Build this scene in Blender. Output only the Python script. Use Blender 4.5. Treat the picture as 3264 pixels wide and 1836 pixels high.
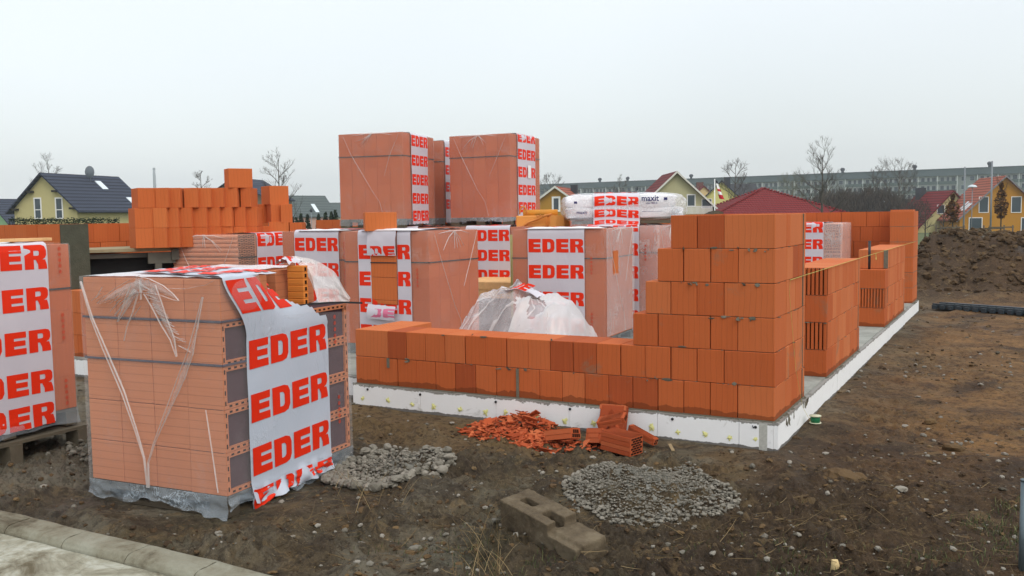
import bpy, bmesh, math, random
import numpy as np
from mathutils import Vector, Matrix
random.seed(7); rng = np.random.default_rng(7)
rad = math.radians
for o in list(bpy.data.objects): bpy.data.objects.remove(o)
sc = bpy.context.scene
# ------------------------------------------------------------------ camera
FP = 2927.86; CAM = Vector((1.5265, -6.6315, 1.5067)); YAW, PIT, ROL = -.5066, .0775, -.0151
cF = Vector((math.sin(YAW)*math.cos(PIT), math.cos(YAW)*math.cos(PIT), -math.sin(PIT)))
_r = Vector((math.cos(YAW), -math.sin(YAW), 0)); _u = _r.cross(cF)
cR = _r*math.cos(ROL) + _u*math.sin(ROL); cU = -_r*math.sin(ROL) + _u*math.cos(ROL)
cam = bpy.data.cameras.new('camera'); cam_o = bpy.data.objects.new('camera', cam)
sc.collection.objects.link(cam_o); sc.camera = cam_o
cam.sensor_width = 36; cam.lens = FP/3264*36; cam.clip_start = .05; cam.clip_end = 5000
cam_o.matrix_world = Matrix(((cR.x, cU.x, -cF.x, CAM.x), (cR.y, cU.y, -cF.y, CAM.y), (cR.z, cU.z, -cF.z, CAM.z), (0, 0, 0, 1)))
sc.render.resolution_x = 1024; sc.render.resolution_y = 576
sc.view_settings.view_transform = 'Standard'; sc.view_settings.look = 'None'
sc.view_settings.exposure = 0.0; sc.view_settings.gamma = 1
sc.cycles.transparent_max_bounces = 32
# survey helpers: world point of a measured photo coordinate (3264 px wide) at a depth / height
def at(u, v, dep): return CAM + (cF + cR*((u-1632)/FP) - cU*((v-918)/FP))*dep
def onz(u, v, z):
    d = cF + cR*((u-1632)/FP) - cU*((v-918)/FP); return CAM + d*((z-CAM.z)/d.z)
def zat(u, v, dep): return at(u, v, dep).z
LAT = math.atan2(_r.y, _r.x)                      # heading of the image's horizontal
# ------------------------------------------------------------------ world and sun
w = bpy.data.worlds.new('World'); sc.world = w; w.use_nodes = True
nt = w.node_tree; nt.nodes.clear()
def N(t, ty, **k):
    n = t.nodes.new(ty)
    for a, b in k.items(): setattr(n, a, b)
    return n
SUN_EL, SUN_AZ = rad(48), rad(118)                # azimuth measured from +Y towards +X
sky = N(nt, 'ShaderNodeTexSky', sky_type='NISHITA', sun_disc=False, sun_elevation=SUN_EL, sun_rotation=SUN_AZ, dust_density=4)
bg1 = N(nt, 'ShaderNodeBackground'); bg1.inputs[1].default_value = .05; nt.links.new(sky.outputs[0], bg1.inputs[0])
tc = N(nt, 'ShaderNodeTexCoord'); sx = N(nt, 'ShaderNodeSeparateXYZ'); nt.links.new(tc.outputs['Generated'], sx.inputs[0])
cr = N(nt, 'ShaderNodeValToRGB'); nt.links.new(sx.outputs[2], cr.inputs[0])
el = cr.color_ramp.elements
el[0].position = 0; el[0].color = (.93, .955, .93, 1); el[1].position = 1; el[1].color = (1.45, 1.5, 1.55, 1)
for p, c in ((.10, (.90, .935, .92, 1)), (.24, (.95, .985, .985, 1)), (.36, (.95, .98, .98, 1)), (.6, (1.15, 1.2, 1.25, 1))):
    e = el.new(p); e.color = c
bg2 = N(nt, 'ShaderNodeBackground'); cn = N(nt, 'ShaderNodeTexNoise'); cn.inputs['Scale'].default_value = 1.1; cn.inputs['Detail'].default_value = 2; nt.links.new(tc.outputs['Generated'], cn.inputs['Vector'])
cm_ = N(nt, 'ShaderNodeMapRange'); cm_.inputs[1].default_value = .35; cm_.inputs[2].default_value = .65; cm_.inputs[3].default_value = .88; cm_.inputs[4].default_value = 1.04; nt.links.new(cn.outputs[0], cm_.inputs[0])
cx_ = N(nt, 'ShaderNodeMix', data_type='RGBA', blend_type='MULTIPLY'); cx_.inputs[0].default_value = 1; nt.links.new(cr.outputs[0], cx_.inputs[6]); nt.links.new(cm_.outputs[0], cx_.inputs[7])
nt.links.new(cx_.outputs[2], bg2.inputs[0]); bg2.inputs[1].default_value = .93
ad = N(nt, 'ShaderNodeAddShader'); nt.links.new(bg1.outputs[0], ad.inputs[0]); nt.links.new(bg2.outputs[0], ad.inputs[1])
wo = N(nt, 'ShaderNodeOutputWorld'); nt.links.new(ad.outputs[0], wo.inputs[0])
sl = bpy.data.lights.new('sun', 'SUN'); sl.energy = .85; sl.angle = rad(24); sl.color = (1, .95, .88)
so = bpy.data.objects.new('sun', sl); sc.collection.objects.link(so)
sd = Vector((math.sin(SUN_AZ)*math.cos(SUN_EL), math.cos(SUN_AZ)*math.cos(SUN_EL), math.sin(SUN_EL)))
so.rotation_euler = sd.to_track_quat('Z', 'Y').to_euler()
# ------------------------------------------------------------------ materials
def srgb(r, g, b):
    f = lambda c: ((c/255+.055)/1.055)**2.4 if c > 10 else c/255/12.92
    return (f(r), f(g), f(b), 1)
class Mat:
    def __init__(s, name, col=(.5, .5, .5, 1), rough=.8, spec=.3):
        s.m = bpy.data.materials.new(name); s.m.use_nodes = True; s.t = s.m.node_tree
        s.b = s.t.nodes['Principled BSDF']; s.out = s.t.nodes['Material Output']
        s.b.inputs['Base Color'].default_value = col; s.b.inputs['Roughness'].default_value = rough
        s.b.inputs['Specular IOR Level'].default_value = spec
        s.tc = s.t.nodes.new('ShaderNodeTexCoord')
    def n(s, ty, **k): return N(s.t, ty, **k)
    def l(s, a, b): s.t.links.new(a, b)
    def noise(s, scale, detail=4, rough=.6, vec=None, dist=0):
        n = s.n('ShaderNodeTexNoise'); n.inputs['Scale'].default_value = scale; n.inputs['Detail'].default_value = detail
        n.inputs['Roughness'].default_value = rough; n.inputs['Distortion'].default_value = dist
        s.l(vec if vec else s.tc.outputs['Object'], n.inputs['Vector']); return n.outputs[0]
    def ramp(s, fac, stops):
        r = s.n('ShaderNodeValToRGB'); s.l(fac, r.inputs[0]); e = r.color_ramp.elements
        while len(e) < len(stops): e.new(.5)
        for q, (p, c) in zip(e, stops): q.position = p; q.color = c if len(c) == 4 else (*c, 1)
        return r.outputs[0]
    def math(s, op, a, b=None, c=None):
        m = s.n('ShaderNodeMath', operation=op)
        for i, v in enumerate((a, b, c)):
            if v is None: continue
            if isinstance(v, (int, float)): m.inputs[i].default_value = v
            else: s.l(v, m.inputs[i])
        return m.outputs[0]
    def mix(s, fac, a, b, mode='MIX'):
        m = s.n('ShaderNodeMix', data_type='RGBA', blend_type=mode)
        for i, v in ((0, fac), (6, a), (7, b)):
            if isinstance(v, (int, float)): m.inputs[i].default_value = v
            elif isinstance(v, tuple): m.inputs[i].default_value = v if len(v) == 4 else (*v, 1)
            else: s.l(v, m.inputs[i])
        return m.outputs[2]
    def bump(s, h, strength=.3, dist=.01):
        b = s.n('ShaderNodeBump'); b.inputs['Strength'].default_value = strength; b.inputs['Distance'].default_value = dist
        s.l(h, b.inputs['Height']); s.l(b.outputs[0], s.b.inputs['Normal']); return b
    def col(s, c): s.l(c, s.b.inputs['Base Color'])
    def sep(s, out='Object'):
        x = s.n('ShaderNodeSeparateXYZ'); s.l(s.tc.outputs[out], x.inputs[0]); return x.outputs
    def attr(s, name):
        a = s.n('ShaderNodeAttribute'); a.attribute_name = name; return a.outputs['Fac']
MATS = {}
def simple(name, col, rough=.8, spec=.3, scale=8, var=.25, bump=.15, bd=.01, metal=0):
    if name in MATS: return MATS[name]
    m = Mat(name, col, rough, spec); n = m.noise(scale, 5)
    c = m.mix(n, tuple(x*(1-var) for x in col[:3]), tuple(min(1, x*(1+var)) for x in col[:3]))
    m.col(c)
    if metal: m.b.inputs['Metallic'].default_value = metal
    if bump: m.bump(m.noise(scale*6, 4), bump, bd)
    MATS[name] = m.m; return m.m
def brick_mat(name, dark, mid, pale, lines='v', wet=False, freq=24, dirt=.5):
    m = Mat(name, mid, .88, .2); t = m.attr('tint')
    c = m.ramp(t, [(0, dark), (.22, tuple(a*.5+b*.5 for a, b in zip(dark, mid))), (.5, mid), (1, pale)])
    big = m.noise(2.6, 5, .6); c = m.mix(m.math('MULTIPLY', big, .34), c, tuple(x*.55 for x in mid[:3]))
    x, y, z = m.sep()
    coord = m.math('ADD', x, y) if lines == 'v' else z
    # fine extrusion lines, unevenly spaced
    jit = m.math('MULTIPLY', m.noise(3, 2), .05 if lines == 'v' else .003)
    sn = m.math('SINE', m.math('MULTIPLY', m.math('ADD', coord, jit), freq*6.2832))
    ln = m.math('GREATER_THAN', sn, .955)
    nl = m.noise(5.5, 2)
    ln = m.math('MULTIPLY', ln, m.math('MULTIPLY', nl, .42 if lines == 'v' else .62))
    # streaks along the extrusion
    mp = m.n('ShaderNodeMapping'); m.l(m.tc.outputs['Object'], mp.inputs[0])
    mp.inputs['Scale'].default_value = (60, 60, 1.4) if lines == 'v' else (1.4, 1.4, 70)
    st = m.noise(1, 4, .7, mp.outputs[0])
    c = m.mix(m.math('MULTIPLY', st, .42), c, tuple(min(1, a*1.5) for a in mid[:3]))
    c = m.mix(ln, c, tuple(a*.3 for a in mid[:3]))
    sp = m.noise(14, 7, .75); sp = m.ramp(sp, [(.60, (0, 0, 0)), (.74, (1, 1, 1))])
    c = m.mix(m.math('MULTIPLY', sp, .25*dirt), c, srgb(190, 150, 120))
    if wet:
        zz = m.math('ADD', z, m.math('MULTIPLY', m.noise(4.5, 4), -.13))
        k = m.math('LESS_THAN', zz, -.022)
        c = m.mix(m.math('MULTIPLY', k, .62), c, tuple(a*.30 for a in mid[:3]))
        gr = m.ramp(m.noise(1.9, 8, .72, dist=.4), [(.60, (0, 0, 0)), (.69, (1, 1, 1))])
        c = m.mix(m.math('MULTIPLY', gr, .55), c, srgb(122, 112, 92))
    m.col(c); h = m.math('SUBTRACT', m.math('MULTIPLY', st, .6), m.math('MULTIPLY', ln, 2.0))
    h = m.math('ADD', h, m.math('MULTIPLY', m.noise(180, 3), .35))
    m.bump(h, .35, .003); return m.m
BR = brick_mat('brick_laid', srgb(142, 64, 36), srgb(182, 93, 48), srgb(202, 126, 80), wet=True)
BRL = brick_mat('brick_loose', srgb(158, 76, 38), srgb(188, 99, 52), srgb(206, 124, 70))
BRW = brick_mat('brick_wrapped', srgb(150, 62, 32), srgb(182, 93, 52), srgb(196, 111, 70), freq=30)
BRH = brick_mat('brick_wrapped_flat', srgb(160, 94, 62), srgb(187, 117, 80), srgb(198, 130, 94), lines='h', freq=20.0)
CLAY = simple('clay_broken', srgb(205, 92, 48), .9, .2, 20, .3, .4)
HOLE_SHADE = simple('hole_shade', (.022, .010, .006, 1), .95, .1, 30, .4, 0)  # near-black stand-in for the shade inside brick holes and slots
FILL = simple('mineral_fill', srgb(84, 62, 68), .95, .1, 60, .25, .5)
MORT = simple('mortar', srgb(116, 112, 98), .95, .15, 25, .3, .8, .01)
MORTD = simple('mortar_dark', srgb(78, 80, 68), .95, .15, 9, .35, .8, .01)
DARK = simple('shade_and_post_black', (.008, .008, .008, 1), .7, .2, 20, .3, 0)  # black for the added sheet below the deck and the marker post
WOOD = simple('pallet_wood', srgb(150, 132, 100), .85, .2, 14, .35, .4)
WOODN = simple('fresh_timber', srgb(222, 178, 124), .8, .2, 18, .25, .3)
WOODG = simple('grey_wood', srgb(96, 88, 74), .9, .2, 14, .35, .4)
STRAP = simple('strap_plastic', (.018, .018, .02, 1), .4, .4, 20, .2, 0)
STRAPB = simple('strap_under_film', srgb(78, 72, 84), .5, .3, 20, .2, 0)
WHITE = simple('white_paint', (.8, .8, .78, 1), .5, .3, 10, .04, 0)
INK = simple('printed_orange_red', srgb(224, 46, 12), .55, .2, 6, .10, .1)
INKP = simple('printed_pink', srgb(205, 110, 140), .5, .3, 9, .12, .1)
NAVY = simple('navy_print', srgb(34, 38, 92), .5, .3, 9, .1, 0)
# insulation boards
m = Mat('insulation_foam', srgb(238, 240, 240), .8, .2)
x_, y_, z_ = m.sep(); st = m.ramp(m.noise(3, 6, .75, dist=.6), [(.60, (0, 0, 0)), (.68, (1, 1, 1))])
c = m.mix(m.math('MULTIPLY', m.noise(9, 5, .7), .22), srgb(240, 241, 241), srgb(190, 190, 182))
c = m.mix(m.math('MULTIPLY', st, .45), c, srgb(150, 148, 136))
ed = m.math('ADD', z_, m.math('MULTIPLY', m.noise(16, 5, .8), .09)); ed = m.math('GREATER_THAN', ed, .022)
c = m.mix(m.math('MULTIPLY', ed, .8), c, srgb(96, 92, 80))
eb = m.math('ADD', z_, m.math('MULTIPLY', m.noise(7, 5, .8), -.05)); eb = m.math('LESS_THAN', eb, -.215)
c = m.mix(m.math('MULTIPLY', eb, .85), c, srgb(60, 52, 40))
wv = m.n('ShaderNodeTexBrick'); m.l(m.tc.outputs['Object'], wv.inputs[0])
mp = m.n('ShaderNodeMapping'); m.l(m.tc.outputs['Object'], mp.inputs[0]); mp.inputs['Rotation'].default_value = (rad(90), 0, 0)
m.l(mp.outputs[0], wv.inputs[0]); wv.inputs['Scale'].default_value = 9; wv.inputs['Mortar Size'].default_value = .012
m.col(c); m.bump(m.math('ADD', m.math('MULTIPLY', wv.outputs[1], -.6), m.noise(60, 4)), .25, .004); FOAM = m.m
GLUE = simple('yellow_glue', srgb(226, 224, 150), .7, .3, 30, .2, .8, .01)
# concrete
m = Mat('concrete_slab', srgb(140, 142, 134), .85, .25)
c = m.ramp(m.noise(2.2, 8, .7), [(.3, srgb(112, 114, 106)), (.55, srgb(148, 150, 142)), (.75, srgb(176, 176, 166))])
m.col(c); m.bump(m.noise(30, 6, .7), .3, .006); SLAB = m.m
m = Mat('weathered_concrete', srgb(130, 118, 98), .92, .2)
c = m.ramp(m.noise(5, 9, .72), [(.25, srgb(60, 50, 38)), (.5, srgb(100, 88, 70)), (.78, srgb(134, 122, 100))])
pz = m.ramp(m.noise(60, 5, .8), [(.62, (0, 0, 0)), (.7, (1, 1, 1))])
c = m.mix(m.math('MULTIPLY', pz, .6), c, srgb(70, 60, 48)); m.col(c); m.bump(m.noise(45, 8, .75), .9, .012); OLDC = m.m
# film: thin translucent plastic
def film_mat(name, alpha=.22, tintc=(.86, .83, .84), wr=9.0, lo=.0, hi=.5, ro=.22, aniso=None):
    m = Mat(name, (*tintc, 1), ro, .6)
    v = m.tc.outputs['Object']
    mp = m.n('ShaderNodeMapping'); m.l(v, mp.inputs[0]); mp.inputs['Scale'].default_value = aniso or (1, 1, .45); mp.inputs['Rotation'].default_value = (.2, .5, .3)
    a = m.noise(wr, 6, .68, mp.outputs[0], 1.2)
    ri = m.math('ABSOLUTE', m.math('SUBTRACT', a, .5)); ri = m.math('SUBTRACT', 1, m.math('MULTIPLY', ri, 26)); ri = m.math('MAXIMUM', ri, 0)
    msk = m.ramp(m.noise(2.3, 3), [(.45, (0, 0, 0)), (.68, (1, 1, 1))])
    ri = m.math('MULTIPLY', ri, msk)
    fac = m.math('ADD', m.math('MULTIPLY', ri, hi), m.math('ADD', alpha, m.math('MULTIPLY', m.math('SUBTRACT', m.noise(1.7, 4), .5), lo)))
    fac = m.math('MINIMUM', m.math('MAXIMUM', fac, .05), 1)
    tr = m.n('ShaderNodeBsdfTransparent'); mx = m.n('ShaderNodeMixShader'); m.l(fac, mx.inputs[0])
    m.l(tr.outputs[0], mx.inputs[1]); m.l(m.b.outputs[0], mx.inputs[2]); m.l(mx.outputs[0], m.out.inputs[0])
    m.bump(m.math('ADD', ri, a), .5, .01); return m.m
FILM = film_mat('clear_film', .12, (.78, .72, .66), 6, .08, .16)
FILMC = film_mat('clear_film_near', .09, (.82, .80, .80), 5, .08, .08)
CREASE = film_mat('film_crease', .42, (.82, .78, .76), 30, .3, .2)
MILK = film_mat('milky_film', .30, (.84, .78, .78), 6, .3, .3)
SKIRT = film_mat('film_skirt', .20, (.66, .76, .84), 8, .25, .5, .18, (1, 1, 1))
m = Mat('printed_white_film', (.80, .80, .84, 1), .38, .45)
c = m.mix(m.noise(2.5, 4), srgb(192, 187, 198), srgb(212, 208, 214)); m.col(c)
mp = m.n('ShaderNodeMapping'); m.l(m.tc.outputs['Object'], mp.inputs[0]); mp.inputs['Scale'].default_value = (1, 1, .4)
m.bump(m.noise(7, 6, .65, mp.outputs[0], 1.0), .35, .012); m.b.inputs['Alpha'].default_value = .96; BAND = m.m
WFILM = simple('white_bunched_film', (.78, .77, .78, 1), .35, .5, 9, .08, .5, .02)

# ------------------------------------------------------------------ mesh builder and tagging
class MB:
    def __init__(s): s.v = []; s.f = []; s.m = []; s.t = []; s.s = []
    def face(s, pts, m=0, t=.5, sm=False):
        b = len(s.v); s.v += [tuple(p) for p in pts]; s.f.append(tuple(range(b, b+len(pts)))); s.m.append(m); s.t.append(t); s.s.append(sm)
    def add(s, vs, fs, m=0, t=.5, sm=False):
        b = len(s.v); s.v += [tuple(p) for p in vs]
        for f in fs: s.f.append(tuple(i+b for i in f)); s.m.append(m); s.t.append(t); s.s.append(sm)
    def box(s, lo, hi, m=0, t=.5, M=None, ch=0):
        x0, y0, z0 = lo; x1, y1, z1 = hi
        if ch:
            c = ch; vs = []
            for (x, sx_) in ((x0, 1), (x1, -1)):
                for (y, sy_) in ((y0, 1), (y1, -1)):
                    for (z, sz_) in ((z0, 1), (z1, -1)):
                        vs += [(x, y+sy_*c, z+sz_*c), (x+sx_*c, y, z+sz_*c), (x+sx_*c, y+sy_*c, z)]
            idx = lambda i, j, k, a: ((i*2+j)*2+k)*3+a
            fs = []
            for i in (0, 1):
                q = [idx(i, 0, 0, 0), idx(i, 0, 1, 0), idx(i, 1, 1, 0), idx(i, 1, 0, 0)]; fs.append(q if i == 0 else q[::-1])
                q = [idx(0, i, 0, 1), idx(1, i, 0, 1), idx(1, i, 1, 1), idx(0, i, 1, 1)]; fs.append(q if i == 0 else q[::-1])
                q = [idx(0, 0, i, 2), idx(0, 1, i, 2), idx(1, 1, i, 2), idx(1, 0, i, 2)]; fs.append(q if i == 0 else q[::-1])
                for j in (0, 1):
                    fs.append([idx(i, j, 0, 0), idx(i, j, 1, 0), idx(i, j, 1, 1), idx(i, j, 0, 1)])
                    fs.append([idx(i, 0, j, 0), idx(i, 1, j, 0), idx(i, 1, j, 2), idx(i, 0, j, 2)])
                    fs.append([idx(0, i, j, 1), idx(1, i, j, 1), idx(1, i, j, 2), idx(0, i, j, 2)])
                    for k in (0, 1): fs.append([idx(i, j, k, 0), idx(i, j, k, 1), idx(i, j, k, 2)])
        else:
            vs = [(x, y, z) for x in (x0, x1) for y in (y0, y1) for z in (z0, z1)]
            fs = [(0, 1, 3, 2), (4, 6, 7, 5), (0, 4, 5, 1), (2, 3, 7, 6), (0, 2, 6, 4), (1, 5, 7, 3)]
        if M is not None: vs = [tuple(M @ Vector(p)) for p in vs]
        s.add(vs, fs, m, t)
    def tube(s, pts, r, n=6, m=0, t=.5, cap=True):
        pts = [Vector(p) for p in pts]; rs = r if isinstance(r, (list, tuple)) else [r]*len(pts)
        vs = []; prev = None
        for i, p in enumerate(pts):
            d = (pts[min(i+1, len(pts)-1)]-pts[max(i-1, 0)]).normalized()
            a = d.cross(Vector((0, 0, 1)));
            if a.length < .05: a = d.cross(Vector((1, 0, 0)))
            a.normalize()
            if prev is not None and a.dot(prev) < 0: a = -a
            prev = a; b = d.cross(a)
            for k in range(n):
                th = 2*math.pi*k/n; vs.append(p+a*math.cos(th)*rs[i]+b*math.sin(th)*rs[i])
        fs = [(i*n+k, i*n+(k+1) % n, (i+1)*n+(k+1) % n, (i+1)*n+k) for i in range(len(pts)-1) for k in range(n)]
        if cap: fs += [tuple(range(n))[::-1], tuple(range((len(pts)-1)*n, len(pts)*n))]
        s.add(vs, fs, m, t, n > 5)
    def grid(s, fn, nu, nv, m=0, t=.5, sm=True, skip=None):
        vs = [fn(i/nu, j/nv) for j in range(nv+1) for i in range(nu+1)]
        fs = [(j*(nu+1)+i, j*(nu+1)+i+1, (j+1)*(nu+1)+i+1, (j+1)*(nu+1)+i) for j in range(nv) for i in range(nu)
              if not (skip and skip((i+.5)/nu, (j+.5)/nv))]
        s.add(vs, fs, m, t, sm)
    def lump(s, c, r, sq=(1, 1, 1), m=0, t=.5, sub=1, j=.25, sm=False):
        vs, fs = ICO[sub]; A = Matrix.Rotation(random.uniform(0, 6.3), 3, 'Z') @ Matrix.Rotation(random.uniform(-.5, .5), 3, 'X')
        s.add([tuple(Vector(c)+A @ Vector((p[0]*sq[0], p[1]*sq[1], p[2]*sq[2]))*r*random.uniform(1-j, 1+j)) for p in vs], fs, m, t, sm)
    def cyl(s, c, r, h, n=12, m=0, t=.5): s.tube([c, (c[0], c[1], c[2]+h)], r, n, m, t)
    def build(s, name, mats, parent=None, loc=None):
        me = bpy.data.meshes.new(name); me.from_pydata(s.v, [], s.f)
        for q in (mats if isinstance(mats, (list, tuple)) else [mats]): me.materials.append(q)
        me.polygons.foreach_set('material_index', s.m); me.polygons.foreach_set('use_smooth', s.s)
        a = me.attributes.new('tint', 'FLOAT', 'FACE'); a.data.foreach_set('value', s.t); me.update()
        o = bpy.data.objects.new(name, me); sc.collection.objects.link(o)
        if parent: o.parent = parent
        if loc: o.location = loc
        return o
ICO = {}
for _s in (0, 1, 2):
    bm = bmesh.new(); bmesh.ops.create_icosphere(bm, subdivisions=_s+1 if _s else 1, radius=1)
    ICO[_s] = ([tuple(v.co) for v in bm.verts], [tuple(v.index for v in f.verts) for f in bm.faces]); bm.free()
def tag(o, label=None, cat=None, group=None, kind=None):
    for k, v in (('label', label), ('category', cat), ('group', group), ('kind', kind)):
        if v: o[k] = v
    return o
def thing(name, label, cat, loc=(0, 0, 0), rz=0, group=None):
    o = bpy.data.objects.new(name, None); sc.collection.objects.link(o); o.location = loc; o.rotation_euler = (0, 0, rz); o.empty_display_size = .1
    return tag(o, label, cat, group)
def RZ(a, loc=(0, 0, 0)): return Matrix.Translation(loc) @ Matrix.Rotation(a, 4, 'Z')
_tc = {}
def text_quads(mb, txt, size, fn, m=0, bold=.0):
    cu = bpy.data.curves.new('t', 'FONT'); cu.body = txt; cu.size = 1; cu.offset = bold; cu.resolution_u = 3
    o = bpy.data.objects.new('t', cu); sc.collection.objects.link(o)
    me = bpy.data.meshes.new_from_object(o.evaluated_get(bpy.context.evaluated_depsgraph_get()))
    mb.add([fn(v.co.x*size, v.co.y*size) for v in me.vertices], [tuple(p.vertices) for p in me.polygons], m)
    bpy.data.objects.remove(o); bpy.data.curves.remove(cu); bpy.data.meshes.remove(me)
# block lettering, laid through a mapping fn(u, v) so that it follows the film
def _ring(o, i): return [(o[k], o[(k+1) % len(o)], i[(k+1) % len(o)], i[k]) for k in range(len(o))]
def _rect(a, b, c, d): return [((a, b), (c, b), (c, d), (a, d))]
LET = {'E': _rect(0, 0, .42, 1)+_rect(.42, 0, 1, .27)+_rect(.42, .385, .96, .615)+_rect(.42, .73, 1, 1),
       'D': _ring([(0, 0), (.68, 0), (.9, .07), (1, .26), (1, .74), (.9, .93), (.68, 1), (0, 1)],
                  [(.42, .24), (.58, .24), (.64, .28), (.68, .34), (.68, .66), (.64, .72), (.58, .76), (.42, .76)]),
       'R': _rect(0, 0, .41, .42)+_ring([(0, .42), (.8, .42), (.94, .5), (1, .62), (1, .84), (.93, .96), (.78, 1), (0, 1)],
                  [(.41, .6), (.6, .6), (.64, .62), (.66, .66), (.66, .76), (.64, .8), (.6, .82), (.41, .82)])
            + [((.6, 0), (1.02, 0), (1.0, .2), (.6, .2)), ((.6, .2), (1.0, .2), (.94, .42), (.5, .42)), ]}
def word(mb, fn, m=0, keep=None, letters='EDER', sub=.045, aspect=4.2):
    x = 0; cells = [(.0, .228), (.258, .48), (.512, .735), (.765, 1.0)]
    for ch, (a, b) in zip('EDER', cells):
        for q in LET[ch]:
            q = [(a+p[0]*(b-a), p[1]) for p in q]
            lu = max(abs(q[1][0]-q[0][0]), abs(q[2][0]-q[3][0]), .01); lv = max(abs(q[3][1]-q[0][1]), abs(q[2][1]-q[1][1]), .01)
            nu = max(1, int(lu/sub)); nv = max(1, int(lv/(sub*aspect)))
            for i in range(nu):
                for j in range(nv):
                    P = []
                    for (s_, t_) in ((i/nu, j/nv), ((i+1)/nu, j/nv), ((i+1)/nu, (j+1)/nv), (i/nu, (j+1)/nv)):
                        P.append(tuple((q[0][k]*(1-s_)*(1-t_)+q[1][k]*s_*(1-t_)+q[2][k]*s_*t_+q[3][k]*(1-s_)*t_) for k in (0, 1)))
                    cx = sum(p[0] for p in P)/4; cy = sum(p[1] for p in P)/4
                    if keep and not keep(cx, cy): continue
                    mb.face([fn(*p) for p in P], m)
# ------------------------------------------------------------------ numpy noise for the ground
def _hash(ix, iy, s):
    n = (ix*374761393+iy*668265263+s*1442695) & 0xffffffff; n = ((n ^ (n >> 13))*1274126177) & 0xffffffff
    return ((n ^ (n >> 16)) & 0xffff)/65535.
def vn(x, y, s=0):
    ix = np.floor(x).astype(np.int64); iy = np.floor(y).astype(np.int64); fx = x-ix; fy = y-iy; fx = fx*fx*(3-2*fx); fy = fy*fy*(3-2*fy)
    a = _hash(ix, iy, s); b = _hash(ix+1, iy, s); c = _hash(ix, iy+1, s); d = _hash(ix+1, iy+1, s)
    return (a*(1-fx)+b*fx)*(1-fy)+(c*(1-fx)+d*fx)*fy
def fbm(x, y, o=4, s=0):
    r = 0; a = .5
    for k in range(o): r = r+a*(vn(x, y, s+k)-.5); x = x*2.03+11; y = y*2.03+7; a *= .5
    return r
def sst(a, b, x): t = np.clip((x-a)/(b-a), 0, 1); return t*t*(3-2*t)
GZ = -.222
def gh(x, y, fine=True):
    x = np.asarray(x, float); y = np.asarray(y, float)
    r = np.hypot(x-CAM.x, y-CAM.y)
    base = GZ-.0128*np.clip(r-17, 0, 110)
    d = np.maximum(np.maximum(-12-x, x-.1), np.maximum(-.15-y, y-10.4))   # distance outside the house
    rough = sst(.0, .5, d)
    h = base+rough*(fbm(x*.55, y*.55, 3, 5)*.10)+(.02+.10*np.clip(fbm(x*2.2, y*2.2, 3, 91), -.1, .3))*sst(.35, 0, np.abs(d))
    rg = fbm(x*3.1, y*3.1, 5, 9)
    h = h+rough*(rg*.10+np.clip(rg-.05, 0, 1)*.22)*sst(60, 12, r)*(1-.65*sst(.1, .8, x)*sst(-1.6, 0, y))
    if fine: c1 = fbm(x*9, y*9, 3, 21); c2 = fbm(x*27, y*27, 3, 23); cm = sst(-.12, .12, fbm(x*1.3, y*1.3, 3, 61)); h = h+rough*(np.abs(c1)*.14*(.2+cm)+c2*.095*(.35+cm))*sst(22, 7, r)*(1-.5*sst(.1, .8, x)*sst(-1.6, 0, y))
    # spoil heap on the right
    mx = (x-(1.9)); my = (y-17.6)
    e = np.exp(-((np.clip(-.2-x, 0, 9)/.6)**2))*sst(12.1, 16.6, y+.35*np.clip(x, 0, 8)*.55+fbm(x*.9, y*.9, 3, 31)*2.2)*sst(30, 20, y)*sst(16, 9, x)
    hh = 1.18-.02*np.clip(x, 0, 9)
    cl = fbm(x*1.7, y*1.7, 5, 41)
    h = h+e*(hh+cl*.45+np.abs(fbm(x*4, y*4, 4, 51))*.30+np.abs(fbm(x*11, y*11, 3, 53))*.16)
    # heap of soil behind the house
    for (cx, cy, hx, rr) in ((-5.8, 17.8, 1.98, 1.0), (-4.35, 18.8, 1.86, .5)):
        q = np.exp(-(((x-cx)/rr)**2+((y-cy)/rr)**2)*1.2); h = h+q*(hx+cl*.35)
    # pallets and kerb press the soil flat
    for (cx, cy, rr) in ((-2.9, -2.3, .9), (-6.3, -2.3, 1.0)):
        q = np.exp(-(((x-cx)/rr)**2+((y-cy)/rr)**2)**2); h = h*(1-q)+(GZ-.004)*q
    kb = sst(-3.28, -3.42, y)*sst(30, 12, r)*sst(-.9, -1.5, x); h = h*(1-kb)+(-.27)*kb
    for (cx, cy, rx, ry, hx) in GRAV:
        q = np.exp(-(((x-cx)/rx)**2+((y-cy)/ry)**2)*1.6); h = h+q*hx
    return h
GRAV = [(-.42, -1.42, .45, .47, .14), (-2.2, -1.72, .32, .42, .05)]
_gx, _gy = np.arange(-9, 9, .02), np.arange(-4.6, 24.5, .02); GHC = gh(*np.meshgrid(_gx, _gy))
def ghs(x, y):
    i, j = int((x+9)/.02+.5), int((y+4.6)/.02+.5)
    if 0 <= i < len(_gx) and 0 <= j < len(_gy): return float(GHC[j, i])
    return float(gh(np.array([x]), np.array([y]))[0])

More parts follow.
